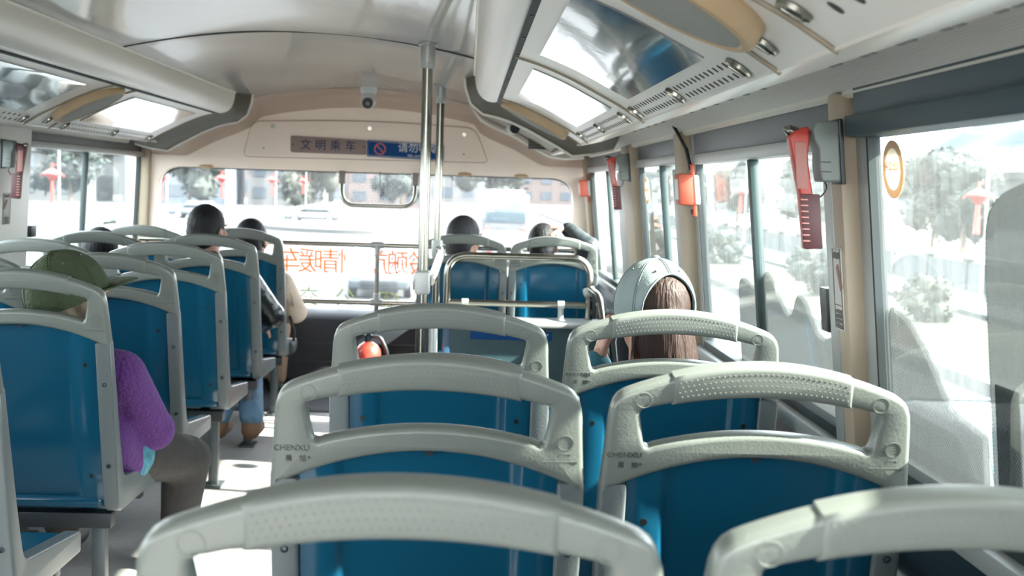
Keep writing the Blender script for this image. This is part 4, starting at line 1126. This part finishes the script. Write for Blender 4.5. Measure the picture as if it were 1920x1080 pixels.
def cap(t, P, rot, c, cloth, s=.94, R0=(.094, .112, .118), open_back=True, brim=.075, soft=0., tilt=0., label=None, band=None, zc=.012):
    """six-panel cap: crown with an arched opening behind, brim, seams, button and eyelets"""
    bm = B(); NA, NE = 72, 14; rows = []
    def pt(az, e, k=1.):
        x = math.sin(az) * math.cos(e) * R0[0] * k; y = math.cos(az) * math.cos(e) * R0[1] * k; z = math.sin(e) * R0[2] * k
        if soft: 
            q = soft * (math.sin(3 * az + 1) * .5 + math.sin(5 * az + e * 4) * .5) * math.cos(e); x *= 1 + q; y *= 1 + q; z *= 1 + soft * .8 * math.sin(2 * az + 3)
        return P(x, y - .014, z + zc + tilt * y)
    def emin(az):
        d_ = abs(((az - math.pi + math.pi) % (2 * math.pi)) - math.pi)
        if open_back and d_ < R(50): return R(58) * math.sqrt(1 - (d_ / R(50)) ** 2) + R(-12)
        return R(-12)
    for i in range(NA):
        az = 2 * math.pi * i / NA; e0 = emin(az)
        rows.append([bm.verts.new(pt(az, e0 + (R(88) - e0) * j / NE)) for j in range(NE + 1)])
    topv = bm.verts.new(pt(0, R(90)))
    for i in range(NA):
        a, b = rows[i], rows[(i + 1) % NA]
        for j in range(NE): bm.faces.new((a[j], b[j], b[j + 1], a[j + 1]))
        bm.faces.new((a[-1], b[-1], topv))
    bmesh.ops.recalc_face_normals(bm, faces=bm.faces)
    bmesh.ops.solidify(bm, geom=list(bm.faces), thickness=.003)
    h = put('cap', bm, cloth, t, 60)
    bm = B()
    for k in range(6):
        az = math.pi * k / 3
        for da in (-.028, .028):
            tube(bm, [pt(az + da / max(.2, math.cos(e)), e, 1.004) for e in [emin(az) + (R(84) - emin(az)) * j / 14 for j in range(15)]], .0011, 5)
    if open_back:
        ed = [(math.pi + R(q), emin(math.pi + R(q))) for q in range(-50, 51, 4)]
        tube(bm, [pt(a_, e_, 1.006) for a_, e_ in ed], .0022, 6)
    put('seam', bm, band or cloth, h)
    bm = B(); ell(bm, pt(0, R(90), 1.01), (.008, .008, .005), rot); put('button', bm, cloth, h)
    for k in range(6):
        bm = B(); q = pt(math.pi / 6 + math.pi * k / 3, R(50), 1.006); ell(bm, q, (.0030, .0030, .0030)); put('eyelet', bm, mat('dark_eyelet', (.08, .10, .10), .5), h)
    bm = B(); up = []; N = 20
    for i in range(N + 1):
        az = R(-62 + 124 * i / N); o_ = pt(az, R(-10), 1.); f = math.cos(az * 1.45) ** .6 if abs(az * 1.45) < math.pi / 2 else 0
        e_ = o_ + rot @ Vector((math.sin(az) * .010, brim * f, -.018 * f + .010 * abs(math.sin(az))))
        up.append((o_, o_.lerp(e_, .5) + rot @ Vector((0, 0, .004 * f)), e_))
    vs = [[bm.verts.new(q) for q in r_] for r_ in up]
    for a, b in zip(vs, vs[1:]):
        for j in range(2): bm.faces.new((a[j], a[j + 1], b[j + 1], b[j]))
    bmesh.ops.recalc_face_normals(bm, faces=bm.faces); bmesh.ops.solidify(bm, geom=list(bm.faces), thickness=.004)
    put('brim', bm, cloth, h, 60)
    return h
M_denim = mat('pale_denim', (.215, .262, .256), .85, bump=.10, bscale=160, vary=.22, vscale=24)
M_denims = mat('denim_stitch', (.13, .175, .185), .85)
M_green = mat('olive_green_cap_cloth', (.036, .052, .022), .85, bump=.5, bscale=45, vary=.3, vscale=18)
M_purple = mat('purple_knit', (.092, .022, .155), .85, bump=.7, bscale=95, vary=.22, vscale=30)
M_trous = mat('grey_brown_trousers', (.024, .021, .020), .8, bump=.5, bscale=16, vary=.2)
M_leather = mat('black_leather', (.006, .009, .011), .28, bump=.5, bscale=14)
M_jeans = mat('blue_jeans', (.08, .15, .23), .8, bump=.4, bscale=30, vary=.35, vscale=14)
M_coat = mat('cream_coat', (.55, .45, .36), .8, bump=.5, bscale=20)
M_teal = mat('teal_blouse', (.03, .16, .22), .7, bump=.3, bscale=20)
M_blackj = mat('black_jacket', (.010, .015, .018), .6, bump=.5, bscale=18)
M_shoeb = mat('brown_suede', (.14, .075, .04), .8, vary=.3)
H_dark = hairmat('dark_hair', (.007, .007, .009)); H_brown = hairmat('brown_hair', (.04, .016, .009)); H_grey = hairmat('greying_hair', (.03, .03, .033)); H_deep = hairmat('deep_brown_hair', (.020, .008, .005))
H_blond = hairmat('grey_blond_hair', (.24, .19, .13))

# 1 pale denim cap, long brown hair, its sunlit copper put into the strands
hl = Hair(H_deep, extra=[('e', (0, -.060, -.06), (.072, .050, .090)), ('c', (.0, -.075, -.04), (.02, -.088, -.20), .066, .070), ('c', (.02, -.088, -.20), (.03, -.080, -.30), .068, .050), ('c', (0, -.07, .045), (0, -.095, -.03), .028, .042)])
def hand_cheek(bm, wr): hand(bm, wr, V(.25, .1, 1), V(1, .2, 0), 1, .5)
t = passenger('cap', 'person in pale denim cap with long brown hair seen from behind', XR, 2.385, (.424, 2.640, .928), R(-17), M_teal, M_jeans, hl,
              armL=(V(.225, 2.72, .56), V(.318, 2.735, .80)), hands={0: hand_cheek})
S_ = SPECS['cap']
cap(t, S_['P'], S_['rot'], S_['c'], M_denim, band=M_denims)
put('loose_hair', strands(S_['P'], 170, 3, (-.85, .95), (.22, .34), .0008), mat('sunlit_hair_strand', (.17, .048, .012), .5, spec=.12), t, 60)  # copper colour stands in for sun glowing through the brown hair
put('loose_hair', strands(S_['P'], 130, 9, (-.9, 1.0), (.18, .33), .0009, back=.099), H_deep, t, 60)
bm = B(); P = S_['P']; tube(bm, [P(-.082, .0, -.03), P(-.086, .012, -.075), P(-.075, .02, -.13), P(-.07, .03, -.2)], .0016, 6); ell(bm, P(-.081, .004, -.026), (.006, .006, .008)); put('earphone', bm, M_white, t)
# 2 green cap, purple sweater
hg = Hair(H_blond, extra=[('c', (.058, .0, -.02), (.066, .015, -.10), .032, .024), ('c', (-.055, -.02, -.02), (-.05, -.02, -.10), .03, .02), ('e', (0, -.05, -.05), (.07, .05, .07))], front=.075)
t = passenger('green', 'person in olive green cap and purple knit sweater leaning into the aisle', XLA, 2.99, (-1.085, 3.255, .878), R(50), M_purple, M_trous, hg,
              armR=(V(-.885, 3.36, .475), V(-1.02, 3.52, .48)), legR=(V(-.845, 3.60, .335), V(-.865, 3.57, .09)), wide=.98, pitch=-.36, extra=[(V(-1.0, 3.22, .46), V(-.985, 3.29, .405), .10, .096)])
S_ = SPECS['green']
cap(t, S_['P'], S_['rot'], S_['c'], M_green, R0=(.106, .122, .122), open_back=False, brim=.088, soft=.035, zc=.004)
bm = B(); capsule(bm, V(-.992, 3.285, .400), V(-.965, 3.335, .408), .094, .090); bm2 = organic(bm, .008, 2); put('shirt_hem', bm2, mat('teal_plaid', (.05, .19, .25), .8, vary=.8, vscale=60), t, 60)
# 3 black leather jacket, glasses
t = passenger('leather', 'person with short dark hair and glasses in black leather jacket and jeans', XLA, 5.126, (-1.180, 5.40, .968), R(24), M_leather, M_jeans,
              Hair(H_dark, extra=[('e', (0, -.055, -.015), (.074, .055, .07))]),
              armR=(V(-.892, 5.44, .575), V(-.98, 5.62, .50)), legR=(V(-1.055, 5.70, .43), V(-.945, 5.24, .11)), legL=(V(-1.10, 5.76, .42), V(-1.09, 5.24, .11)), shoes=M_shoeb)
def glasses(S_, m):
    P = S_['P']; bm = B()
    for sd in (-1, 1):
        tube(bm, [P(sd * .034 + .023 * math.cos(a), .098, .002 + .018 * math.sin(a)) for a in [k * math.pi / 10 for k in range(21)]], .0016, 6)
        tube(bm, [P(sd * .058, .097, .006), P(sd * .080, .06, .006), P(sd * .082, .0, .0), P(sd * .080, -.015, -.014)], .0016, 6)
    tube(bm, [P(-.011, .100, .004), P(.011, .100, .004)], .0016, 6)
    put('glasses', bm, m, S_['t'])
glasses(SPECS['leather'], M_bolt)
# 4 cream coat, long brown hair
t = passenger('cream', 'person with long dark brown hair and cream coat in the frontmost left aisle seat', XLA, 5.838, (-1.105, 6.09, .888), R(15), M_coat, mat('tan_trousers', (.36, .24, .17), .8), 
              Hair(H_dark, extra=[('e', (0, -.055, -.05), (.078, .055, .09)), ('c', (.05, -.03, -.08), (.15, .0, -.19), .034, .036), ('c', (.15, .0, -.19), (.20, .01, -.29), .034, .018)]),
              armR=(V(-.880, 6.11, .520), V(-.97, 6.28, .47)))
P = SPECS['cream']['P']
bm = B(); rn = random.Random(5)
for k in range(60):
    a = rn.uniform(-.03, .03); b = rn.uniform(-.02, .03)
    tube(bm, [P(.06 + a, -.03, -.07), P(.14 + a, -.0 + b, -.17), P(.19 + a * 1.3, .0 + b, -.27 + a), P(.205 + a * 1.8, .01 + b, -.34 + b)], [.0016, .0016, .0014, .0008], 4)
put('loose_hair', bm, H_brown, t, 60)
bm = B(); tube(bm, [V(-.90, 6.05, .50), V(-.885, 6.10, .42), V(-.89, 6.12, .36)], .008, 8); box(bm, (-.95, 6.04, .30), (-.88, 6.18, .37), .02)
tag(put('handbag', bm, M_blackj), 'small black handbag beside person in cream coat', 'bag')
# 5 slumped dark hair at the window
passenger('slump', 'person slumped low in left window seat, only dark hair showing', XLW, 5.126, (-1.662, 5.40, .852), R(0), M_blackj, M_jeans, Hair(H_dark), wide=.72, armL=(V(-1.70, 5.50, .52), V(-1.66, 5.60, .50)))
# 6 grey-haired front passenger
t = passenger('grey', 'person with greying dark hair and glasses in the front seat behind the stair guard', -.02, 5.90, (-.010, 6.14, .930), R(42), wide=.9, top=mat('dark_blue_coat', (.02, .04, .07), .7, bump=.4, bscale=20), bottom=M_trous,
              hair=Hair(H_grey, extra=[('e', (0, -.055, -.04), (.080, .058, .085)), ('c', (-.05, -.04, -.05), (-.06, -.03, -.12), .045, .035)], grow=1.03))
glasses(SPECS['grey'], M_bolt)
# 7 hand on head
def hand_on_head(bm, wr):
    dv = V(-1, .05, -.06).normalized(); w = V(0, 1, 0); n = V(0, 0, -1)
    for k in range(4): capsule(bm, wr + w * (.014 - .009 * k), wr + dv * .080 + w * (.034 - .022 * k) + V(0, 0, .006), .0155, .0125, 10)
    L = (.064, .074, .070, .056)
    for k in range(4):
        p = wr + dv * .080 + w * (.034 - .022 * k) + V(0, 0, .006); ang = .12 + .1 * k; r_ = .0105
        for f in (.45, .31, .24):
            dd = (dv * math.cos(ang) + n * math.sin(ang) + w * (.20 - .14 * k)).normalized(); q = p + dd * L[k] * f * 1.05; capsule(bm, p, q, r_, r_ * .92, 10); p = q; r_ *= .92; ang += .30 + .07 * k
    p = wr + dv * .022 - w * .026
    for l, b in ((.036, .9), (.030, .6), (.024, .4)):
        dd = (dv * .75 - w * b + n * .40).normalized(); q = p + dd * l; capsule(bm, p, q, .0125, .0105, 10); p = q
hd = (.398, 6.15, .905)
t = passenger('hand', 'person in black jacket with hand on head in the front right seat', .442, 5.90, hd, R(5), M_blackj, M_jeans, Hair(H_dark),
              armR=(V(.632, 6.04, .895), V(.520, 6.13, .995)), wide=.92, armL=(V(.262, 6.2, .56), V(.33, 6.36, .50)), hands={1: hand_on_head}, voxel=.0045, cuff=.015)
S_ = SPECS['hand']; e0, w0 = S_['armR']
bm = B(); ax = (w0 - e0).normalized(); sd = V(0, -1, .15).normalized(); up = ax.cross(sd).normalized()
rn = random.Random(2)
for k in range(9):
    c_ = e0 + ax * (.010 + .009 * k) + sd * (.061 - .0011 * k) - up * (.012 + .012 * (k % 2) - .01)
    box(bm, (-.004, -.0012, -.007), (.004, .0012, .007), 0, mtx=Matrix.Translation(c_) @ Matrix((ax, -sd, up)).transposed().to_4x4() @ Matrix.Rotation(rn.uniform(-.7, .7), 4, 'Y'))
put('sleeve_print', bm, M_white, t)
# ------------------------------------------------------------------ outside: road, verge, trees, traffic
GZ = -2.2
M_road = mat('road_asphalt', (.042, .042, .042), .8, vary=.12, vscale=.3)  # even dark asphalt grey, tone varied at random
M_grass = mat('verge_grass', (.019, .023, .007), .9, vary=.35, vscale=1.2)
M_conc = mat('concrete', (.06, .06, .058), .8, vary=.1, vscale=2)
M_kerb = mat('dark_kerb', (.025, .028, .03), .8)
M_rail = mat('pale_rail_paint', (.14, .145, .145), .5)
M_carw = mat('white_car_paint', (.10, .102, .104), .15, coat=.8)
M_carg = mat('silver_car_paint', (.05, .062, .07), .2, .4, coat=.6)
M_carglass = mat('car_glass', (.05, .07, .08), .05)
M_tyre = mat('tyre', (.02, .02, .02), .8)
M_leaf = [mat('leaf_a', (.021, .028, .023), .9, bump=1, bscale=3, vary=.5, vscale=2), mat('leaf_b', (.028, .032, .024), .9, bump=1, bscale=3, vary=.5, vscale=2), mat('leaf_c', (.019, .028, .026), .9, bump=1, bscale=3, vary=.5, vscale=2)]
M_trunk = mat('trunk', (.10, .075, .055), .9)
M_hill = mat('hill_forest', (.030, .042, .046), .95, vary=.4, vscale=.05)
M_lant = mat('lantern_red', (.26, .018, .010), .5)
bm = B(); box(bm, (-700, -60, GZ - .3), (700, 1500, GZ)); struct('ground', bm, M_road)
bm = B(); box(bm, (9.6, -30, GZ), (14.2, 190, GZ + .16)); tag(put('verge', bm, M_grass), 'long grass verge beside the road outside right windows', 'grass', kind='stuff')
bm = B(); box(bm, (9.2, -30, GZ), (9.6, 190, GZ + .22)); tag(put('kerb', bm, M_conc), 'pale near kerb of the grass verge on right', 'kerb')
bm = B(); box(bm, (14.2, -30, GZ), (14.7, 190, GZ + .30)); tag(put('kerb', bm, M_kerb), 'dark far kerb of the grass verge on right', 'kerb')
t = thing('bridge_parapet', 'pale parapet with top rail along the far side of the road on right', 'parapet', (19.4, 60, GZ))
bm = B(); box(bm, (19.3, -20, GZ), (19.5, 170, GZ + 1.02)); put('wall', bm, mat('parapet_grey', (.05, .056, .058), .8, vary=.1), t)
bm = B(); box(bm, (19.2, -20, GZ + 1.15), (19.6, 170, GZ + 1.30), .03); put('top_rail', bm, M_rail, t)
bm = B()
for k in range(48): box(bm, (19.25, -18 + k * 3.9, GZ), (19.55, -17.6 + k * 3.9, GZ + 1.2))
put('post', bm, M_conc, t)['kind'] = 'stuff'
t = thing('road_fence', 'white road fence left of the road ahead', 'fence', (-15, 60, GZ))
bm = B()
for z in (.35, .75, 1.05): box(bm, (-15.03, 30, GZ + z), (-14.97, 150, GZ + z + .06))
put('rail', bm, M_rail, t)
bm = B(); 
for k in range(60): box(bm, (-15.05, 30 + k * 2, GZ), (-14.95, 30.1 + k * 2, GZ + 1.15))
put('post', bm, M_rail, t)['kind'] = 'stuff'
bm = B(); lathe(bm, [(0, GZ), (7.0, GZ), (7.0, GZ + .28), (6.7, GZ + .42), (0, GZ + .5)], 64, Matrix.Translation((-7.4, 84, 0)))  # pale disc added to draw the white arc ahead
tag(put('road_disc', bm, M_conc), 'round pale disc drawing a white arc in the road ahead', 'traffic island')
# cars
def car(x, y, rz, label, m, L=4.5, Wd=1.8, H=1.45, group=None):
    t = thing('car', label, 'car', (x, y, GZ), group)
    M4 = Matrix.Translation((x, y, GZ)) @ Matrix.Rotation(rz, 4, 'Z')
    f = lambda a, b, tt: M4 @ Vector((tt, a, b))
    h = H
    side = round_poly([(-L / 2, .32), (-L / 2, .72), (-L / 2 + .05, .90), (-L * .36, .96), (-L * .22, h), (L * .12, h), (L * .27, .95), (L * .47, .80), (L / 2, .62), (L / 2, .30)], [.08, .1, .1, .15, .25, .3, .15, .15, .1, .08], 5)
    bm = B(); plate(bm, [side], Wd, .11, f, 3); put('body', bm, m, t, 50)
    gl = round_poly([(-L * .345, .97), (-L * .215, h - .07), (L * .11, h - .07), (L * .245, .97)], .06, 4)
    bm = B(); plate(bm, [gl], Wd + .012, .11, f, 2); put('side_glass', bm, M_carglass, t, 50)
    bm = B()
    for q in (1, -1):
        a0, a1 = (L * .13, L * .262) if q == 1 else (-L * .225, -L * .352)
        vs = [bm.verts.new(M4 @ Vector(v)) for v in ((-Wd * .40, a0, h - .03), (Wd * .40, a0, h - .03), (Wd * .46, a1, .97), (-Wd * .46, a1, .97))]
        vs2 = [bm.verts.new(v.co + (M4.to_3x3() @ Vector((0, q * .03, .02)))) for v in vs]
        bm.faces.new(vs2); bm.faces.new(vs[::-1])
        for i in range(4): bm.faces.new((vs[i], vs[(i + 1) % 4], vs2[(i + 1) % 4], vs2[i]))
    put('windscreen', bm, M_carglass, t, 50)
    for sx in (-1, 1):
        for sy in (-1, 1):
            bm = B(); disc(bm, M4 @ Vector((sx * (Wd / 2 - .08), sy * L * .31, .32)), .32, M4.to_3x3() @ Vector((1, 0, 0)), .22, 24); w = put('wheel', bm, M_tyre, t)
            bm = B(); disc(bm, M4 @ Vector((sx * (Wd / 2 - .0), sy * L * .31, .32)), .20, M4.to_3x3() @ Vector((1, 0, 0)), .08, 18); put('hub_cap', bm, M_alu, w)
    for q, mm, nm in ((1, M_white, 'head_lamp'), (-1, M_red, 'tail_lamp')):
        for sx in (-1, 1):
            bm = B(); ell(bm, M4 @ Vector((sx * Wd * .36, q * (L / 2 - .06), .70)), (.20, .14, .09)); put(nm, bm, mm, t)
    bm = B(); box(bm, (-Wd * .3, L / 2 - .06, .38), (Wd * .3, L / 2 + .02, .56), .02, mtx=M4); box(bm, (-Wd * .42, -L / 2 - .02, .34), (Wd * .42, -L / 2 + .05, .46), .02, mtx=M4); put('bumper_grille', bm, M_black, t)
    return t
car(-2.55, 36.5, R(180), 'pale silver car coming towards the bus in the road ahead', M_carg)
car(5.2, 10.8, R(0), 'white car alongside the bus at lower right window', M_carw)
car(1.6, 52, R(0), 'white car ahead beside the coach, seen over the front right seats', M_carw)
car(-12.5, 96, R(90), 'small white car crossing far ahead left of the round disc', M_carw)
car(-22.5, 99, R(90), 'small silver car crossing far ahead at left', M_carg)
car(-19.0, 60, R(180), 'white car beyond the left side windows', M_carw)
car(5.6, 46, R(180), 'dark-windowed silver car on right road seen past the cap', M_carg)
# coach
def coach(x, y, label):
    t = thing('coach', label, 'bus', (x, y, GZ)); M4 = Matrix.Translation((x, y, GZ))
    bm = B(); box(bm, (-1.25, 0, .35), (1.25, 10.5, 3.0), .18, 3, mtx=M4); put('body', bm, M_carw, t, 50)
    bm = B(); box(bm, (-1.08, -.03, 1.5), (1.08, .05, 2.6), .08, 3, mtx=M4); put('rear_window', bm, M_carglass, t)
    bm = B(); box(bm, (-1.0, .8, 3.0), (1.0, 4, 3.2), .08, 3, mtx=M4); put('roof_unit', bm, M_white, t)
    for s in (-1, 1):
        bm = B(); box(bm, (s * 1.24 - .02, .6, 1.5), (s * 1.24 + .02, 10, 2.5), .01, mtx=M4); put('side_window', bm, M_carglass, t)
        bm = B(); box(bm, (s * .95 - .14, -.04, .8), (s * .95 + .14, .04, 1.25), .03, mtx=M4); put('tail_lamp', bm, M_red, t)
        for yy in (1.8, 8.2):
            bm = B(); disc(bm, M4 @ Vector((s * 1.12, yy, .48)), .48, (1, 0, 0), .28, 24); put('wheel', bm, M_tyre, t)
    bm = B(); box(bm, (-1.1, -.05, .5), (1.1, .02, .75), .02, mtx=M4); put('bumper', bm, M_orange, t)
coach(2.0, 62, 'white coach driving ahead, above the front right seats')
# trees, hedges
def blob_crown(bm, c, rad, n, rn, flat=.8):
    """leafy crown: dark inner clumps wrapped in many small bent leaf sprays"""
    cl = []
    for k in range(n):
        a = rn.uniform(0, 6.28); q = rn.uniform(.1, 1) ** .6 * .72; z = rn.uniform(-.65, .8)
        w = math.sqrt(max(.1, 1 - z * z * .8))
        p = Vector((c[0] + rad * q * math.cos(a) * w, c[1] + rad * q * math.sin(a) * w, c[2] + rad * flat * z)); s = rad * rn.uniform(.24, .40)
        cl.append((p, s))
        r_ = bmesh.ops.create_icosphere(bm, subdivisions=2, radius=s * .72)
        for v in r_['verts']: v.co = v.co * (1 + .5 * noise.noise(v.co * 3 / s + p)) + p
    L = rad * .085
    for k in range(n * 75):
        p, s = cl[k % n]
        dv = Vector((rn.gauss(0, 1), rn.gauss(0, 1), rn.gauss(0, 1))).normalized(); o_ = p + Vector((dv.x, dv.y, dv.z * .85)) * s * rn.uniform(.72, 1.12)
        t1 = Vector((rn.gauss(0, 1), rn.gauss(0, 1), rn.gauss(0, .6))).normalized(); t2 = t1.cross(dv).normalized(); l = L * rn.uniform(.6, 1.3)
        q0, q1, q2, q3 = o_ - t1 * l, o_ + t2 * l * .5, o_ + t1 * l + dv * l * .3, o_ - t2 * l * .5
        bm.faces.new([bm.verts.new(q) for q in (q0, q1, q2, q3)])
def tree(x, y, h, rad, label, i, g='hazy trees beyond the right side road'):
    rn = random.Random(i * 13 + 1); t = thing('roadside_tree', label, 'tree', (x, y, GZ), g)
    bm = B(); blob_crown(bm, (x, y, GZ + h - rad * .75), rad, 16, rn); put('crown', bm, M_leaf[i % 3], t, 180)
    bm = B(); tube(bm, [(x, y, GZ), (x + .1, y, GZ + h * .4), (x, y, GZ + h - rad * .5)], [.2, .15, .08], 10)
    for s in (-1, 1): tube(bm, [(x, y, GZ + h * .35), (x + s * rad * .4, y, GZ + h * .65)], [.10, .05], 8)
    put('trunk', bm, M_trunk, t)
TR = [(30, 20, 5.2, 2.9), (31, 27, 5.0, 2.8), (33, 35, 5.6, 3.0), (30, 43, 5.0, 2.8), (34, 50, 5.8, 3.2), (32, 60, 5.5, 3.0), (30, 70, 6.0, 3.4), (33, 82, 6.4, 3.5), (30, 95, 6.2, 3.6), (33, 112, 7.0, 4.0), (30, 130, 7.4, 4.2), (27, 150, 7.8, 4.4), (39, 24, 6.4, 3.2), (42, 40, 7.0, 3.6)]
for i, (x, y, h, rad) in enumerate(TR): tree(x, y, h, rad, 'bushy green tree beyond the parapet on right, %s' % ['nearest of the row', 'second of the row', 'third of the row', 'fourth of the row', 'fifth of the row', 'sixth of the row', 'seventh of the row', 'eighth of the row', 'ninth of the row', 'tenth of the row', 'eleventh of the row', 'furthest of the row', 'nearer of two behind the row', 'further of two behind the row'][i], i)
for i, (x, y, h, rad, l) in enumerate([(-40, 120, 8, 4.6, 'leftmost tree far ahead on left'), (-30, 128, 7.4, 4.4, 'tree far ahead left of the lantern posts'), (-18, 134, 7.5, 4.6, 'tree far ahead above the pale road disc'), (-8, 142, 7.2, 4.0, 'tree far ahead behind the poles'), (3, 150, 8.0, 5.0, 'tree far ahead above the grey-haired head'), (-46, 90, 7, 4.2, 'tree beyond left side windows'), (-44, 72, 6, 3.6, 'nearer tree beyond left side windows')]): tree(x, y, h, rad, l, i + 20, 'hazy trees ahead of the bus')
rn = random.Random(4)
for i, (x, y, rad, l) in enumerate([(11.6, 38, 1.5, 'large round clipped bush on the verge'), (12.2, 31, 1.1, 'smaller clipped bush on the verge'), (11.8, 54, 1.4, 'far clipped bush on the verge')]):
    bm = B(); blob_crown(bm, (x, y, GZ + rad * .55), rad, 14, rn, .6); tag(put('clipped_bush', bm, M_leaf[i % 3], None, 180), l, 'bush')
# hills and buildings
def hill(x, y, w, dpt, h, label, sd):
    bm = B(); n = 26; rows = []
    for j in range(n + 1):
        row = []
        for i in range(n + 1):
            a = i / n * 2 - 1; b = j / n * 2 - 1; q = max(0, 1 - (a * a + b * b))
            z = h * q ** .6 * (1 + .35 * noise.noise(Vector((a * 2.2 + sd, b * 2.2, sd)))) if q > 0 else 0
            row.append(bm.verts.new((x + a * w, y + b * dpt, GZ - .5 + z)))
        rows.append(row)
    for a, b in zip(rows, rows[1:]):
        for i in range(n): bm.faces.new((a[i], a[i + 1], b[i + 1], b[i]))
    o = put('hill', bm, M_hill, None, 60); tag(o, label, 'hill')
hill(158, 300, 46, 70, 26, 'steep wooded hill at far right beyond the lamp post', 3)
hill(300, 420, 70, 80, 30, 'broad hill behind the steep hill at right', 8)
hill(-60, 460, 130, 90, 14, 'low wooded ridge far ahead over the windscreen', 5)
hill(-310, 400, 110, 90, 16, 'low ridge far off on left', 11)
def building(x, y, w, dp, h, label, m, floors):
    t = thing('building', label, 'building', (x, y, GZ), 'hazy buildings far ahead')
    bm = B(); box(bm, (x - w / 2, y, GZ), (x + w / 2, y + dp, GZ + h)); put('wall', bm, m, t)
    bm = B(); box(bm, (x - w / 2 - .4, y - .4, GZ + h), (x + w / 2 + .4, y + dp + .4, GZ + h + .5)); put('roof', bm, mat('grey_roof', (.06, .065, .07), .8), t)
    nw = max(3, int(w / 4))
    for k in range(floors):
        bm = B()
        for i in range(nw):
            xx = x - w / 2 + (i + .25) * w / nw; box(bm, (xx, y - .06, GZ + 1 + k * h / floors), (xx + w / nw * .5, y + .05, GZ + 1 + k * h / floors + h / floors * .5))
        put('window_row', bm, mat('far_window', (.04, .05, .06), .2), t)
bms = [mat('wall_pale', (.075, .075, .075), .9), mat('wall_pinkish', (.08, .062, .058), .9), mat('wall_greyblue', (.065, .08, .095), .9)]
BL = [(-72, 138, 16, 7.6, 1, 2, 'pinkish building at the left end of windscreen'), (-54, 146, 14, 6.0, 0, 2, 'pale two storey building behind the leftmost lantern post'), (-37, 150, 13, 8.6, 2, 3, 'tall grey-blue building behind the second lantern post'), (-24, 156, 10, 5.6, 0, 2, 'low pale building between lantern posts'), (-11, 160, 11, 7.4, 1, 3, 'pinkish building above the pale road disc'), (31, 170, 16, 5.8, 2, 2, 'low grey-blue building over the front right seats'),
      (-58, 205, 22, 7.0, 0, 2, 'pale building far ahead at left end of windscreen'), (-38, 215, 16, 8.5, 1, 2, 'pinkish building far ahead second from left'), (-22, 225, 14, 6.5, 2, 2, 'grey-blue low building far ahead'), (-6, 230, 16, 8.0, 0, 2, 'pale building far ahead over the road disc'), (16, 240, 20, 6.4, 1, 2, 'low pinkish building far ahead right of the poles'),
      (-95, 180, 26, 8.0, 2, 2, 'grey-blue building beyond left windows'), (-104, 140, 18, 6.0, 0, 2, 'pale low building beyond left windows')]
for x, y, w, h, k, fl, l in BL: building(x, y, w, 12, h, l, bms[k], fl)
t = thing('pavilion', 'pavilion with upswept roof on the slope at far right', 'pavilion', (74, 146, GZ))
bm = B(); box(bm, (68, 140, GZ), (80, 152, GZ + 6.2)); put('wall', bm, bms[0], t)
bm = B(); a = [bm.verts.new((74 + sx * 9, 146 + sy * 9, GZ + 7.0)) for sx, sy in ((-1, -1), (1, -1), (1, 1), (-1, 1))]; c_ = [bm.verts.new((74 + sx * 8, 146 + sy * 8, GZ + 6.2)) for sx, sy in ((-1, -1), (1, -1), (1, 1), (-1, 1))]; b = [bm.verts.new((74 + sx * 2.5, 146 + sy * 1, GZ + 10)) for sx, sy in ((-1, -1), (1, -1), (1, 1), (-1, 1))]
bm.faces.new(b); bm.faces.new(c_[::-1])
for i in range(4): bm.faces.new((a[i], a[(i + 1) % 4], b[(i + 1) % 4], b[i])); bm.faces.new((c_[i], c_[(i + 1) % 4], a[(i + 1) % 4], a[i]))
put('roof', bm, mat('grey_roof', (.06, .065, .07), .8), t)
# lamp posts with red knot lanterns
def lamp_post(x, y, h, label, lz=2.9, s=1.):
    t = thing('lamp_post', label, 'lamp post', (x, y, GZ), 'lamp posts with red knot lanterns')
    bm = B(); tube(bm, [(x + .28 * s, y, GZ), (x + .28 * s, y, GZ + h)], .05 * s, 10); box(bm, (x - .5 * s, y - .03, GZ + h), (x + .6 * s, y + .03, GZ + h + .06)); put('post', bm, M_greypl, t)
    z = GZ + lz; bm = B()
    lathe(bm, [(0, z + .55 * s), (.06 * s, z + .5 * s), (.34 * s, z + .32 * s), (.36 * s, z + .26 * s), (.16 * s, z + .08 * s), (.10 * s, z), (0, z)], 16, Matrix.Translation((x, y, 0)))
    tube(bm, [(x - .36 * s, y, z + .30 * s), (x - .50 * s, y, z + .16 * s)], .03 * s, 8); tube(bm, [(x + .36 * s, y, z + .30 * s), (x + .50 * s, y, z + .16 * s)], .03 * s, 8)
    tube(bm, [(x, y, z + .5 * s), (x, y, z + .72 * s)], .05 * s, 8); tube(bm, [(x, y, z + .65 * s), (x + .28 * s, y, z + .65 * s)], .02 * s, 6); put('lantern', bm, M_lant, t)
    bm = B(); tube(bm, [(x, y, z), (x, y, z - .95 * s)], [.06 * s, .11 * s], 10); put('tassel', bm, M_lant, t)
lamp_post(15.4, 35.0, 5.4, 'lamp post with red lantern seen in nearest right window', 3.3, .95)
lamp_post(15.4, 66, 5.4, 'lamp post with red lantern seen past the big red hammer', 3.3)
lamp_post(-17.0, 66, 5.2, 'leftmost red lantern post in windscreen', 3.1, 1.05); lamp_post(-17.0, 82, 5.2, 'second red lantern post from left in windscreen', 3.1, 1.1)
lamp_post(-17.0, 103, 5.2, 'third red lantern post from left in windscreen', 3.1, 1.1); lamp_post(-17.0, 122, 5.2, 'fourth red lantern post from left in windscreen', 3.1, 1.1)
lamp_post(-17.4, 50, 5.2, 'red lantern post seen through the left side window', 3.1)
